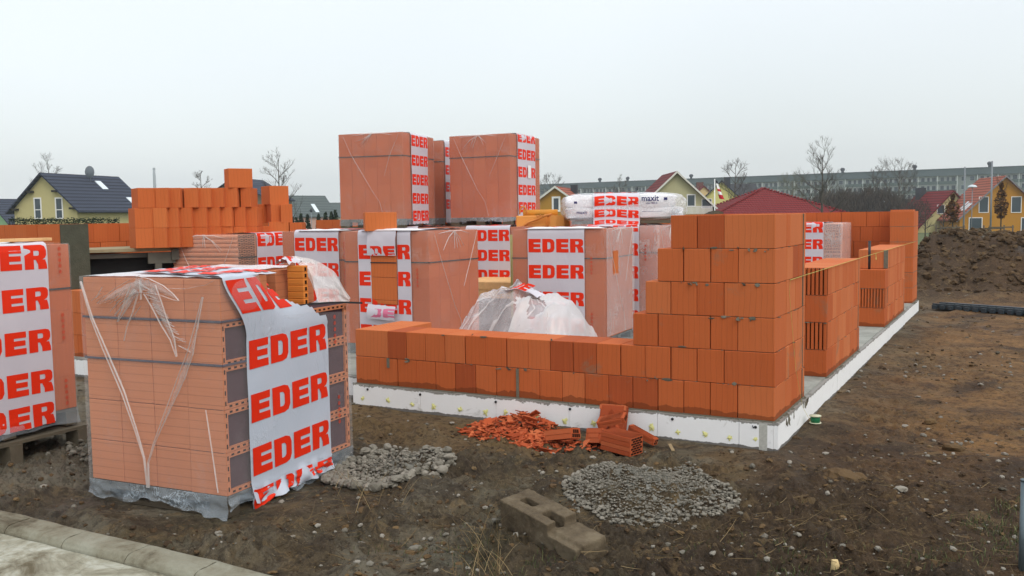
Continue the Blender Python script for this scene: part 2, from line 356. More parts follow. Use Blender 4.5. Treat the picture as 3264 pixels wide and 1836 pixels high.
def build_ground():
    # polar sheet centred under the viewpoint, fine in front and coarse elsewhere, to the horizon
    rs = [0.02, 1.0, 2.0, 3.0]; r = 3.4
    while r < 1900: rs.append(r); r += max(.011, r*r*.00085) if r < 30 else r*.035
    a0 = -YAW; th = list(np.linspace(-rad(34), rad(34), 640)); th += list(np.linspace(rad(36), rad(360-36), 70))
    th = np.array(th); rs = np.array(rs); A, Rr = np.meshgrid(th, rs)
    X = CAM.x+Rr*np.sin(A+YAW); Y = CAM.y+Rr*np.cos(A+YAW); Z = gh(X, Y)
    nr, na = X.shape; co = np.stack([X, Y, Z], -1).reshape(-1, 3)
    i = np.arange(nr-1)[:, None]*na; j = np.arange(na)[None, :]; j2 = (j+1) % na
    F = np.stack([i+j, i+j2, i+na+j2, i+na+j], -1).reshape(-1, 4)[:, ::-1]
    me = bpy.data.meshes.new('ground'); me.vertices.add(len(co)); me.vertices.foreach_set('co', co.ravel())
    me.loops.add(F.size); me.loops.foreach_set('vertex_index', F.ravel().astype(np.int32))
    me.polygons.add(len(F)); me.polygons.foreach_set('loop_start', np.arange(0, F.size, 4, dtype=np.int32)); me.polygons.foreach_set('use_smooth', np.ones(len(F), bool))
    me.update(calc_edges=True)
    m = Mat('bare_soil', (.1, .07, .05, 1), .9, .25)
    n1 = m.noise(.55, 7, .62, dist=.3); n2 = m.noise(3.2, 8, .7); n3 = m.noise(26, 6, .75); n4 = m.noise(1.1, 6, .65, dist=.5)
    c = m.ramp(n1, [(.32, srgb(72, 62, 48)), (.46, srgb(92, 80, 61)), (.60, srgb(110, 93, 66)), (.75, srgb(128, 106, 74))])
    c = m.mix(m.ramp(n4, [(.50, (0, 0, 0)), (.66, (1, 1, 1))]), c, srgb(72, 68, 52))
    # grey spilt mortar and crushed stone dust
    g = m.ramp(m.noise(.9, 8, .7, dist=.7), [(.50, (0, 0, 0)), (.60, (1, 1, 1))])
    c = m.mix(m.math('MULTIPLY', g, .5), c, srgb(132, 128, 112))
    c = m.mix(m.ramp(n2, [(.46, (0, 0, 0)), (.60, (.65, .65, .65))]), c, srgb(54, 44, 34))
    c = m.mix(m.ramp(n3, [(.55, (0, 0, 0)), (.75, (.5, .5, .5))]), c, srgb(150, 132, 106))
    # reddish sandy area to the right of the house
    x, y, z = m.sep()
    rt = m.math('MULTIPLY', m.ramp(m.math('ADD', m.math('MULTIPLY', x, .4), m.noise(.8, 4)), [(.35, (0, 0, 0)), (.9, (1, 1, 1))]),
                m.ramp(m.math('ADD', m.math('MULTIPLY', y, .12), m.math('MULTIPLY', m.noise(1.3, 5), .8)), [(.10, (0, 0, 0)), (.45, (1, 1, 1))]))
    c = m.mix(m.math('MULTIPLY', rt, .8), c, m.ramp(m.noise(1.5, 7, .7, dist=.5), [(.40, srgb(78, 57, 40)), (.47, srgb(118, 86, 52)), (.6, srgb(152, 114, 70))]))
    nz = m.math('MULTIPLY', m.noise(1.6, 6, .7, dist=.4), 1.1)
    yz = m.math('ADD', y, nz); xz = m.math('ADD', x, nz)
    damp = m.math('MULTIPLY', m.ramp(yz, [(.0, (1, 1, 1)), (.99, (1, 1, 1)), (1.0, (0, 0, 0))]), m.ramp(m.math('MULTIPLY', xz, 1), [(.45, (0, 0, 0)), (.6, (1, 1, 1))]))
    c = m.mix(m.math('MULTIPLY', damp, .62), c, m.mix(n2, srgb(76, 58, 43), srgb(48, 38, 30)))
    strip = m.math('MULTIPLY', m.ramp(m.math('ADD', yz, .9), [(.35, (0, 0, 0)), (.6, (1, 1, 1))]), m.math('MULTIPLY', m.math('LESS_THAN', xz, -.9), m.math('GREATER_THAN', xz, -3.4)))
    c = m.mix(m.math('MULTIPLY', strip, .6), c, m.mix(n2, srgb(140, 112, 70), srgb(96, 76, 50)))
    grey = m.ramp(m.math('MULTIPLY', m.math('ADD', m.math('MULTIPLY', xz, -1), -2.6), .6), [(.3, (0, 0, 0)), (.5, (1, 1, 1))])
    grey = m.math('MULTIPLY', grey, m.math('LESS_THAN', y, -.3))
    c = m.mix(m.math('MULTIPLY', grey, m.ramp(n2, [(.35, (.1, .1, .1)), (.6, (.75, .75, .75))])), c, srgb(134, 129, 113))
    spoil = m.ramp(m.math('MULTIPLY', m.math('ADD', y, nz), .05), [(.62, (0, 0, 0)), (.70, (1, 1, 1))])
    c = m.mix(m.math('MULTIPLY', spoil, .9), c, m.mix(n2, srgb(92, 72, 52), srgb(58, 45, 34)))
    cr1 = m.ramp(m.noise(17, 6, .78, dist=.3), [(.50, (0, 0, 0)), (.57, (1, 1, 1))]); c = m.mix(m.math('MULTIPLY', cr1, .55), c, srgb(44, 35, 27))
    cr2 = m.ramp(m.noise(38, 5, .8), [(.60, (0, 0, 0)), (.66, (1, 1, 1))]); c = m.mix(m.math('MULTIPLY', cr2, .6), c, srgb(150, 130, 98))
    cr3 = m.ramp(m.noise(5.5, 7, .75, dist=.6), [(.56, (0, 0, 0)), (.62, (1, 1, 1))]); c = m.mix(m.math('MULTIPLY', cr3, .45), c, srgb(134, 112, 78))
    # damp hollows
    wt = m.ramp(m.noise(.7, 5, .6, dist=.6), [(.60, (0, 0, 0)), (.68, (1, 1, 1))])
    c = m.mix(m.math('MULTIPLY', wt, .5), c, srgb(44, 36, 29))
    far = m.ramp(m.math('MULTIPLY', y, .01), [(.16, (0, 0, 0)), (.3, (1, 1, 1))]); c = m.mix(far, c, srgb(84, 92, 56))
    m.col(c); m.l(m.ramp(wt, [(0, (.92, .92, .92)), (1, (.55, .55, .55))]), m.b.inputs['Roughness'])
    m.bump(m.math('ADD', m.math('ADD', m.math('MULTIPLY', n3, 1.1), m.math('MULTIPLY', m.noise(11, 6, .7), 1.6)), m.noise(90, 5, .7)), 1.0, .022)
    me.materials.append(m.m); o = bpy.data.objects.new('ground', me); sc.collection.objects.link(o)
    tag(o, kind='structure')
build_ground()
# ================================================================== the house under construction
CS = .25; BL = .2047; X0 = .2722; LW = 3.817; TH = .365
house = thing('unfinished_house', 'roofless house of orange hollow bricks rising from a slab edged with white insulation', 'house')
def tint(dark=.08): return random.uniform(.0, .12) if random.random() < dark else min(1, max(.25, random.gauss(.54, .10)))
def brick(mb, a, b, g=.0026, t=None, j=.0026, ch=.0035):
    jx, jy = random.uniform(-j, j), random.uniform(-j, j)
    mb.box((a[0]+g+jx, a[1]+g+jy, a[2]+.0012), (b[0]-g+jx, b[1]-g+jy, b[2]-.0022+random.uniform(-.0008, .0006)), 0, tint() if t is None else t, None, ch)
def joints_mortar(mb, lines, n, r=.011):
    # squeezed-out bed mortar along given segments
    for (p, q) in lines:
        p = Vector(p); q = Vector(q); L = (q-p).length
        for _ in range(int(L*n)):
            if random.random() < .45: continue
            c = p.lerp(q, random.random()); k = random.uniform(.4, 1.0)
            mb.lump(c, r*k, (random.uniform(1.2, 3.2), .55, .6), 0, .5, 0, .35)
# slab and its insulated edge
mb = MB(); zs = -.03
poly = [(-3.79, .01), (-.01, .01), (-.01, 10.28), (-12.6, 10.28), (-12.6, -.02), (-6.4, -.02), (-6.4, .335), (-3.79, .335)]
for a, b in zip(poly, poly[1:]+poly[:1]): mb.face([(*a, -.24), (*b, -.24), (*b, 0), (*a, 0)])
for (x0, y0, x1, y1) in ((-12.6, .335, -.01, 10.28), (-3.79, .01, -.01, .335), (-12.6, -.02, -6.4, .335)):
    mb.face([(x0, y0, 0), (x1, y0, 0), (x1, y1, 0), (x0, y1, 0)])
mb.build('foundation_slab', SLAB, house)
mb = MB(); gl = MB(); pl = MB()
def foam_run(p, q, seams):
    p = Vector(p); q = Vector(q); d = (q-p); L = d.length; d.normalize(); n = Vector((d.y, -d.x, 0))
    cuts = [0]+list(seams)+[L]
    for a, b in zip(cuts, cuts[1:]):
        A = p+d*(a+.0015); B = p+d*(b-.0015); o = n*.028*random.uniform(.9, 1.1)
        nn = max(2, int((b-a)/.06)); top = [-.006-.004*random.random() for _ in range(nn+1)]
        for i in range(nn):
            P = A.lerp(B, i/nn); Q = A.lerp(B, (i+1)/nn)
            mb.face([P+o+Vector((0, 0, -.25)), Q+o+Vector((0, 0, -.25)), Q+o+Vector((0, 0, top[i+1])), P+o+Vector((0, 0, top[i]))])
            mb.face([P+o+Vector((0, 0, top[i])), Q+o+Vector((0, 0, top[i+1])), Q-n*.02+Vector((0, 0, top[i+1])), P-n*.02+Vector((0, 0, top[i]))])
        mb.face([A+o+Vector((0, 0, -.25)), A+o, A, A+Vector((0, 0, -.25))]); mb.face([B+o+Vector((0, 0, -.25)), B+o, B, B+Vector((0, 0, -.25))])
    return n
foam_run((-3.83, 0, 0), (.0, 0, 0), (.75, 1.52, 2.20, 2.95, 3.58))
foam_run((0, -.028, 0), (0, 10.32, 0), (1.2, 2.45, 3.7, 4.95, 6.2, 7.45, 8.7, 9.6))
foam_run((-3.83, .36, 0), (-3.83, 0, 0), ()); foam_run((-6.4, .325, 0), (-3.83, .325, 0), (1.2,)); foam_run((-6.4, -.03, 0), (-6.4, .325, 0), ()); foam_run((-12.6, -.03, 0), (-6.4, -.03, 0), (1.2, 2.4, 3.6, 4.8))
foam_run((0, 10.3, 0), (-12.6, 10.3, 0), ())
SP = []
def splat(x, z, r):
    pts = []; n = 18
    for k in range(n):
        th = 2*math.pi*k/n; rr = r*random.uniform(.45, 1.15); pts.append((x+rr*math.cos(th), z+rr*math.sin(th)*1.05))
    c = MB(); b = (x, -.036, z)
    for k in range(n):
        p, q = pts[k], pts[(k+1) % n]; c.face([(p[0], -.0295, p[1]), (q[0], -.0295, q[1]), b])
    SP.append(c)
for x in (-3.72, -3.43, -3.17, -2.94, -2.66, -2.42, -2.21, -1.93, -1.66, -1.42, -1.17, -.93, -.71, -.51, -.32, -.14):
    if -1.3 < x < -1.1: continue
    splat(x+random.uniform(-.01, .01), -.135+random.uniform(-.012, .012), random.uniform(.022, .032))
for y in (.5, 1.4, 2.3, 3.1): pass
PLG = []
for x in (-3.66, -3.08, -2.31, -1.62, -.76, -.13):
    pl = MB(); pl.tube([(x, -.027, -.045), (x, -.033, -.045)], .011, 10); PLG.append(pl)
fo = mb.build('edge_insulation', FOAM, house)

for q in SP: q.build('adhesive_spot', GLUE, fo)
for q in PLG: q.build('plug', STRAP, fo)
# corner strip of mineral board
mb = MB(); mb.box((-.105, -.0305, -.222), (-.045, -.026, -.012)); mb.build('joint_strip', simple('speckled_strip', srgb(186, 186, 178), .9, .1, 60, .35, .6), fo); mb = MB(); mb.box((-.150, -.0302, -.24), (-.144, -.027, -.02)); mb.lump((-.147, -.030, -.045), .012, (.8, .3, 1.4), 0, .5, 0); mb.build('board_seam', STRAP, fo)

def run_x(mb, cuts, z, y0, y1, tn=None):
    for i, (a, b) in enumerate(zip(cuts, cuts[1:])):
        t = None if not tn else tn.get(i)
        brick(mb, (-b, y0, z), (-a, y1, z+CS), t=t)
odd = lambda n: [0]+[X0+BL*k for k in range(n)]
evn = lambda n: [0]+[X0+BL/2+BL*k for k in range(n)]
mb = MB()
run_x(mb, odd(18)[:-0 or None][:18]+[LW], 0, 0, TH, {0: .72, 5: .03, 6: .3, 1: .45, 17: .6})
ev = evn(16)+[LW]
run_x(mb, ev, CS, 0, TH, {0: .35, 6: .12, 7: .05, 15: .02, 16: .78})
run_x(mb, odd(5), 2*CS, 0, TH, {0: .62}); run_x(mb, evn(4), 3*CS, 0, TH, {0: .66}); run_x(mb, odd(4), 4*CS, 0, TH, {0: .72}); run_x(mb, evn(3), 5*CS, 0, TH, {0: .78, 1: .10, 2: .38})
# short return at the open end of the low wall
for z in (0, CS):
    brick(mb, (-LW, TH, z), (-LW+TH, TH+.36, z+CS), t=.8)
fw = mb.build('brick_wall', BR, house); tag(fw, 'low front wall stepping up like stairs to a six course corner')
mo = MB(); L_ = []
for k in range(1, 6):
    xe = {1: LW, 2: 1.09, 3: .99, 4: .89, 5: .78}[k]; mo.box((-xe+.01, .010, k*CS-.0015), (-.010, TH-.004, k*CS+.0015))
mo.box((-LW-.002, -.006, -.013), (.004, TH, .002)); mo.box((-TH, -.004, -.0125), (.006, 1.05, .0018))
joints_mortar(mo, [((-LW, -.004, -.004), (0, -.004, -.004))], 34, .013)
joints_mortar(mo, [((-2.6, 0, CS), (0, 0, CS)), ((-.4, -.002, CS), (0, -.002, CS))], 12, .008)
joints_mortar(mo, [((-.6, 0, 2*CS), (0, 0, 2*CS)), ((-.7, 0, 3*CS), (-.2, 0, 3*CS)), ((-.8, 0, 4*CS), (0, 0, 4*CS)), ((-.8, 0, 5*CS), (0, 0, 5*CS))], 5, .006)
for _ in range(46):   # flat smears of mortar along the joints of the corner
    k = random.randint(1, 5); x = -random.random()*.75 if k > 2 else -random.random()*3.4
    if k in (1, 2) or x > -.7: mo.lump((x, -.0005, k*CS+random.uniform(-.02, .012)), random.uniform(.008, .022), (random.uniform(.8, 2.2), .10, random.uniform(.35, .9)), 0, .5, 1, .3)
# grey mortar in two upright joints of the low wall
mo.box((-X0-BL*9-.012, -.004, .004), (-X0-BL*9+.012, .01, .245)); mo.box((-X0-BL*15.5-.010, -.006, .165), (-X0-BL*15.5+.014, .01, .252))
mo.build('mortar_joint', MORT, fw)

def run_y(mb, cuts, z, x0=-TH, x1=0, tn=None):
    for i, (a, b) in enumerate(zip(cuts, cuts[1:])):
        brick(mb, (x0, a, z), (x1, b, z+CS), t=None if not tn else tn.get(i))
mb = MB(); mo = MB()
for k in range(6):
    c = [.367, .57, .775, .94, 1.035] if k % 2 == 0 else [.367, .47, .675, .88, .94, 1.035]
    run_y(mb, c, k*CS, tn={0: random.uniform(.6, .9), 1: .12 if k == 4 else random.uniform(.45, .9), 2: .2 if k == 4 else random.uniform(.5, .9), 3: .8, 4: .75})
    mo.box((-.02, .9385, k*CS+.004), (.0025, .9485, k*CS+CS-.004))
    joints_mortar(mo, [((.001, 0, k*CS+CS), (.001, 1.0, k*CS+CS))] if k < 5 else [], 14, .007)
joints_mortar(mo, [((.004, 0, -.004), (.004, 1.04, -.004))], 40, .014)
for _ in range(9):   # runs of mortar over the insulation
    y = random.uniform(.2, 1.1); mo.lump((.03, y, -.02-random.random()*.03), .016, (.35, .8, 2.6), 0, .5, 0)
w2 = mb.build('brick_wall', BR, house); tag(w2, 'return of the six course corner along the right side'); mo.build('mortar_joint', MORT, w2)

def ribbed_end(mb, x0, x1, y, z, depth=.03, n=10):
    # open tongue-and-groove end of a brick: upright ribs, slots backed in painted shade
    st = (x1-x0)/n; z += .0
    mb.box((x0+.002, y+depth, z+.002), (x1-.002, y+depth+.01, z+CS-.003), 1)
    for i in range(n): mb.box((x0+i*st+.0062, y, z+.002), (x0+(i+1)*st-.0062, y+depth, z+CS-.003), 0, random.uniform(.3, .5))
def pier(y0, y1, courses, ends, lab, x0=-TH, extra=None):
    mb = MB(); mo = MB()
    for k in range(courses):
        z = k*CS; off = y0+(.22 if k % 2 else .30); ys = [y0]
        while off < y1-.14: ys.append(off); off += BL
        ys.append(y1)
        s = 0
        if ends[k] == 'r':
            ribbed_end(mb, x0, 0, y0, z); mb.box((x0+.001, y0+.03, z+.001), (-.001, ys[1]-.001, z+CS-.002), 0, .6, None, .002); s = 1
        run_y(mb, ys[s:], z, x0, tn={i: random.uniform(.5, .95) for i in range(40)} | ({0: .38} if ends[k] != 'r' else {}))
        mo.box((x0+.004, y0+.008, z-.0016), (-.009, y1-.004, z+.0016))
        joints_mortar(mo, [((.001, y0, z+CS), (.001, y1, z+CS))] if k < courses-1 else [], 8, .007)
        if ends[k] == 'r': joints_mortar(mo, [((x0, y0, z+CS-.004), (0, y0, z+CS-.004))], 60, .008)
        if random.random() < .8: mo.box((-.02, y1-.1, z+.004), (.002, y1-.09, z+CS-.004))
    if extra: extra(mb, mo)
    mo.box((x0, y0-.003, -.0125), (.006, y1, .0018)); joints_mortar(mo, [((.004, y0, -.004), (.004, y1, -.004))], 26, .013)
    o = mb.build('brick_wall', [BR, HOLE_SHADE], house); tag(o, lab); mo.build('mortar_joint', MORT, o)
    return o
pier(2.01, 3.94, 4, 'srsr', 'four course wall section with two ribbed brick ends beside the corner')
def ex3(mb, mo):
    ys = [6.30, 6.52, 6.725, 6.93, 7.135, 7.34, 7.545, 7.75, 7.955, 8.16, 8.36]
    for a, b in zip(ys, ys[1:]): brick(mb, (-TH, a, .75), (0, b, 1.0), t=random.uniform(.55, .95))
    mo.box((-.05, 6.296, .755), (.003, 6.305, .995)); mo.box((-.05, 6.30, .3), (.003, 6.31, .5))
pier(6.08, 8.36, 3, 'srs', 'stepped wall section with a steel bar standing on its end', extra=ex3)
mb = MB(); mb.tube([(-.21, 6.17, .74), (-.21, 6.17, 1.12)], .017, 8); mb.build('steel_bar', STRAP, house)
# far corner and back wall
mb = MB(); mo = MB()
for k in range(6):
    z = k*CS
    run_y(mb, [9.57, 9.935, 10.3] if k % 2 else [9.57, 9.80, 10.3], z, tn={0: .62, 1: .75})
    a = TH
    cuts = [TH+(0 if k % 2 else BL/2)+BL*i for i in range(0, 44)]; cuts[0] = TH
    for i, (p, q) in enumerate(zip(cuts, cuts[1:])): brick(mb, (-q, 9.935, z), (-p, 10.3, z+CS), t=random.choice([.2, .3, .4, .45, .5, .55]), ch=0)
mb.box((-.36, 9.6, 1.5), (-.02, 9.93, 1.525), 0, .8)
mo.box((-TH+.01, 9.585, -.01), (.005, 10.29, .002)); joints_mortar(mo, [((.004, 9.57, 0), (.004, 10.3, 0))], 40, .02)
for k in range(1, 6): mo.box((-TH+.003, 9.573, k*CS-.003), (-.002, 10.28, k*CS+.003))
o = mb.build('brick_wall', BR, house); tag(o, 'six course back wall with its far right corner'); mo.build('mortar_joint', MORT, o)
# left part of the front: low parapet of an opening, tall part with a mortar-faced reveal, cross wall behind
mb = MB()
for k in range(3):
    c = [6.45+(0 if k % 2 else BL/2)+BL*i for i in range(0, 31)]; c[0] = 6.45
    for p, q in zip(c, c[1:]): brick(mb, (-q, 0, k*CS), (-p, TH, k*CS+CS), t=random.uniform(.4, .8), ch=0)
for k in range(3, 6):
    c = [8.0+(0 if k % 2 else BL/2)+BL*i for i in range(0, 23)]; c[0] = 8.0
    for i, (p, q) in enumerate(zip(c, c[1:])): brick(mb, (-q, 0, k*CS), (-p, TH, k*CS+CS), t=random.uniform(.45, .7), ch=0)
o = mb.build('brick_wall', BR, house); tag(o, 'left front wall with a low parapet beside a grey mortar-faced reveal')
mb = MB(); mb.box((-7.998, .005, .752), (-7.985, .36, 1.497)); mb.build('reveal_render', MORTD, o)
mb = MB()
for k in range(6):
    z = k*CS
    for (x0, x1) in ((.40, 3.2),):
        c = [.375+(0 if k % 2 else BL/2)+.2047*i for i in range(0, 22)]; c[0] = .375
        for p, q in zip(c, c[1:]): brick(mb, (-9.65, p, z), (-9.3, q, z+CS), t=random.uniform(.35, .6), ch=0)
o = mb.build('brick_wall', BR, house); tag(o, 'inner cross wall behind the reveal')
mb = MB()
for k in range(6):
    c = [6.6+(0 if k % 2 else BL/2)+.2047*i for i in range(0, 20)]; c[0] = 6.6
    for p, q in zip(c, c[1:]): brick(mb, (-q, 7.2, k*CS), (-p, 7.56, k*CS+CS), t=random.choice([.3, .5, .55, .6, .65]), ch=0)
o = mb.build('brick_wall', BR, house); tag(o, 'inner wall behind the loose brick stack')
# guide string stretched over the right side wall, and the little spool on the soil
mb = MB(); P = [(.012, .42, 1.0), (.012, 1.0, 1.003), (.012, 4, 1.006), (.012, 7.6, 1.005), (.012, 9.7, 1.0)]
mb.tube(P, .0028, 5); mb.tube([(.012, .42, 1.0), (.004, .43, .9), (.02, .6, .3), (.035, .80, -.04), (.10, .86, -.19)], .0013, 4)
mb.tube([(.012, 5.05, 1.006), (.014, 5.07, .955), (.02, 5.03, .93)], .004, 5)
tag(mb.build('guide_string', simple('string', srgb(186, 176, 96), .8)), 'yellow guide string stretched along the right side wall sections', 'string')
mb = MB(); sp = thing('twine_spool', 'small spool of green twine lying on the soil by the house corner', 'spool', (.12, .87, ghs(.12, .87)+.01))
mb.cyl((0, 0, 0), .036, .05, 14); mb.build('twine', simple('green_twine', srgb(30, 110, 70), .6), sp)
mb = MB(); mb.cyl((0, 0, .05), .047, .006, 16); mb.build('flange', simple('spool_flange', srgb(196, 196, 168), .6), sp); mb = MB(); mb.cyl((0, 0, -.006), .047, .006, 16); mb.build('flange', simple('spool_flange', srgb(196, 196, 168), .6), sp)
# ================================================================== wrapped pallets of bricks
from mathutils import noise as mn
def pn(x, y=0, z=0): return mn.noise(Vector((x, y, z)))
def make_pallet(parent, w, d, h=.13, mat=None, x0=0, y0=0, z0=0):
    mb = MB(); n = 7
    for i in range(n):
        a = i/(n)*w; mb.box((x0+a+.008, y0, z0+h-.022), (x0+a+w/n-.008, y0+d, z0+h), 0, .5)
    for y in (0, d/2-.05, d-.1):
        mb.box((x0, y0+y, z0+h-.044), (x0+w, y0+y+.1, z0+h-.0225)); mb.box((x0, y0+y, z0), (x0+w, y0+y+.1, z0+.02))
        for x in (0, w/2-.07, w-.14): mb.box((x0+x, y0+y+.002, z0+.0205), (x0+x+.14, y0+y+.098, z0+h-.0445))
    return mb.build('pallet', mat or WOODG, parent)
def rounded_loop(w, d, off, r, n=5):
    pts = []; r = r+off
    for (cx, cy, a0) in ((w+off-r, -off+r, -90), (w+off-r, d+off-r, 0), (-off+r, d+off-r, 90), (-off+r, -off+r, 180)):
        for k in range(n): a = rad(a0+90*k/(n-1)); pts.append((cx+r*math.cos(a), cy+r*math.sin(a)))
    # densify the straights
    out = []
    for p, q in zip(pts, pts[1:]+pts[:1]):
        L = math.dist(p, q); m = max(1, int(L/.09))
        for k in range(m): out.append((p[0]+(q[0]-p[0])*k/m, p[1]+(q[1]-p[1])*k/m))
    return out
def film_shell(mb, w, d, zb, zt, seed=0, off=.014, skirt=.11, m_side=0, m_skirt=1, flare=.03, openside=None, top=True):
    lp = rounded_loop(w, d, off, .02); n = len(lp); rows = []
    zs = [zb-skirt, zb-skirt*.66, zb-skirt*.33, zb]+[zb+(zt-zb)*k/9 for k in range(1, 9)]+[zt-.012, zt+.006]
    cx, cy = w/2, d/2
    for i, z in enumerate(zs):
        row = []
        for (x, y) in lp:
            q = pn(x*3+seed, y*3, z*2.2)*.006
            zz = z
            if i < 3: q += (pn(x*7+seed, y*7, z*9)+.3)*flare*(1-i/3*.7); zz += pn(x*4+seed*2, y*4, 3)*skirt*.42*(1-i/3)
            if i >= len(zs)-1: q -= .014
            L = math.hypot(x-cx, y-cy); row.append((x+(x-cx)/L*q, y+(y-cy)/L*q, zz+(.006*pn(x*6, y*6, seed) if i > 10 else 0)))
        rows.append(row)
    vs = [p for r_ in rows for p in r_]
    for i in range(len(rows)-1):
        fs = [(i*n+k, i*n+(k+1) % n, (i+1)*n+(k+1) % n, (i+1)*n+k) for k in range(n)]
        if i == 0: b = len(mb.v); mb.add(vs, fs, m_skirt, .5, True)
        else:
            for f in fs: mb.f.append(tuple(j+b for j in f)); mb.m.append(m_skirt if i < 3 else m_side); mb.t.append(.5); mb.s.append(True)
    if top:
        mb.grid(lambda u, v: (.004+u*(w-.008), .004+v*(d-.008), zt+.008+.010*abs(pn(u*7+seed, v*7, 1))), 16, 16, m_side)
def load(w, d, zb, cols, rows, layers, lh=.25, flat=False, skip=None, t0=.5, mats=None):
    mb = MB(); cw = w/cols; rd = d/rows
    for k in range(layers):
        for i in range(cols):
            for j in range(rows):
                if 0 < i < cols-1 and 0 < j < rows-1 and k < layers-1: continue
                if skip and skip(i, j, k): continue
                g = .0016
                a = (i*cw+g+random.uniform(-.001, .001), j*rd+g, zb+k*lh+.001); b = ((i+1)*cw-g, (j+1)*rd-g, zb+(k+1)*lh+.0003)
                mb.box(a, b, 0, min(1, max(.2, random.gauss(t0, .09))))
    return mb
def strand(mb, fn, pts, wd, m=0):
    # a gathered crease of film: narrow ragged ribbon with a ridge
    P = []
    for (a, b) in zip(pts, pts[1:]):
        n = max(2, int(math.dist(a[:2], b[:2])/.022))
        for k in range(n): P.append(tuple(a[i]+(b[i]-a[i])*k/n for i in (0, 1)))
    P.append(pts[-1][:2]); n = len(P)
    wf = wd if callable(wd) else (lambda t: wd)
    for k in range(n-1):
        t0, t1 = k/(n-1), (k+1)/(n-1)
        dx, dz = P[k+1][0]-P[k][0], P[k+1][1]-P[k][1]; L = math.hypot(dx, dz) or 1; nx, nz = -dz/L, dx/L
        def e(i, t, sd):
            q = wf(t)*(.55+.9*abs(pn(P[i][0]*19+sd*5, P[i][1]*19, sd))); return (P[i][0]+nx*q*sd, P[i][1]+nz*q*sd)
        a, b, c, d = e(k, t0, -1), e(k+1, t1, -1), e(k+1, t1, 1), e(k, t0, 1)
        mb.face([fn(a[0], a[1], .0), fn(b[0], b[1], .0), fn(P[k+1][0], P[k+1][1], .006), fn(P[k][0], P[k][1], .006)], m, .5, True)
        mb.face([fn(P[k][0], P[k][1], .006), fn(P[k+1][0], P[k+1][1], .006), fn(c[0], c[1], .0), fn(d[0], d[1], .0)], m, .5, True)
def sheet(mb, fn, pts, wl, m=2, me=2):
    # a fan of gathered film: broad translucent sheet with brighter rolled edges
    strand(mb, fn, pts, wl, m)
    n = len(pts)
    for sd in (-1, 1):
        q = []
        for i, p in enumerate(pts):
            a = pts[max(0, i-1)]; b = pts[min(n-1, i+1)]; dx, dz = b[0]-a[0], b[1]-a[1]; L = math.hypot(dx, dz) or 1; w_ = wl(i/(n-1))*1.0
            q.append((p[0]-dz/L*w_*sd, p[1]+dx/L*w_*sd))
        strand(mb, lambda s, z, o=0: fn(s, z, o+.004), q, .0022, me)
def facefn(face, w, d, off=.02):
    if face == 'front': return lambda s, z, o=0: (s, -off-o, z)
    if face == 'right': return lambda s, z, o=0: (w+off+o, s, z)
    if face == 'left': return lambda s, z, o=0: (-off-o, s, z)
def band_path(face, w, d, zb, zt, off):
    dep = d if face == 'front' else w
    def fn(s, t, o=0):
        # t measured upwards from the bottom of the bricks, over the top and down the other side
        r = .03; H = zt-zb; of = off+o+.004*pn(s*4, t*4, 7)
        if t < 0: n_, z = of+.010*abs(pn(s*9, t*9, 3)), zb+t
        elif t < H-r: n_, z = of, zb+t
        elif t < H-r+r*1.5708: a = (t-(H-r))/r; n_, z = of-(r)*(1-math.cos(a)), zt-r+of*math.sin(a)+r*math.sin(a)
        elif t < H-r+r*1.5708+dep-2*r: n_, z = of-r-(t-(H-r+r*1.5708)), zt+of+.008*pn(s*6, t*6, 2)
        else: n_, z = -dep-of, zt-(t-(H+dep-3*r+r*1.5708))
        return (s, -n_, z) if face == 'front' else (w+n_, s, z)
    return fn
ICON = simple('symbol_print', srgb(190, 62, 34), .6)
def symbols(mb, fn, s, z0, n=5, pitch=.043, r=.013):
    for k in range(n):
        z = z0-k*pitch
        for q in range(12):
            a, b = 2*math.pi*q/12, 2*math.pi*(q+1)/12
            mb.face([fn(s+r*math.cos(a), z+r*math.sin(a), .0015), fn(s+r*math.cos(b), z+r*math.sin(b), .0015), fn(s+r*.62*math.cos(b), z+r*.62*math.sin(b), .0015), fn(s+r*.62*math.cos(a), z+r*.62*math.sin(a), .0015)])
        mb.face([fn(s-.004, z-.005, .0015), fn(s+.004, z-.005, .0015), fn(s+.004, z+.005, .0015), fn(s-.004, z+.005, .0015)])
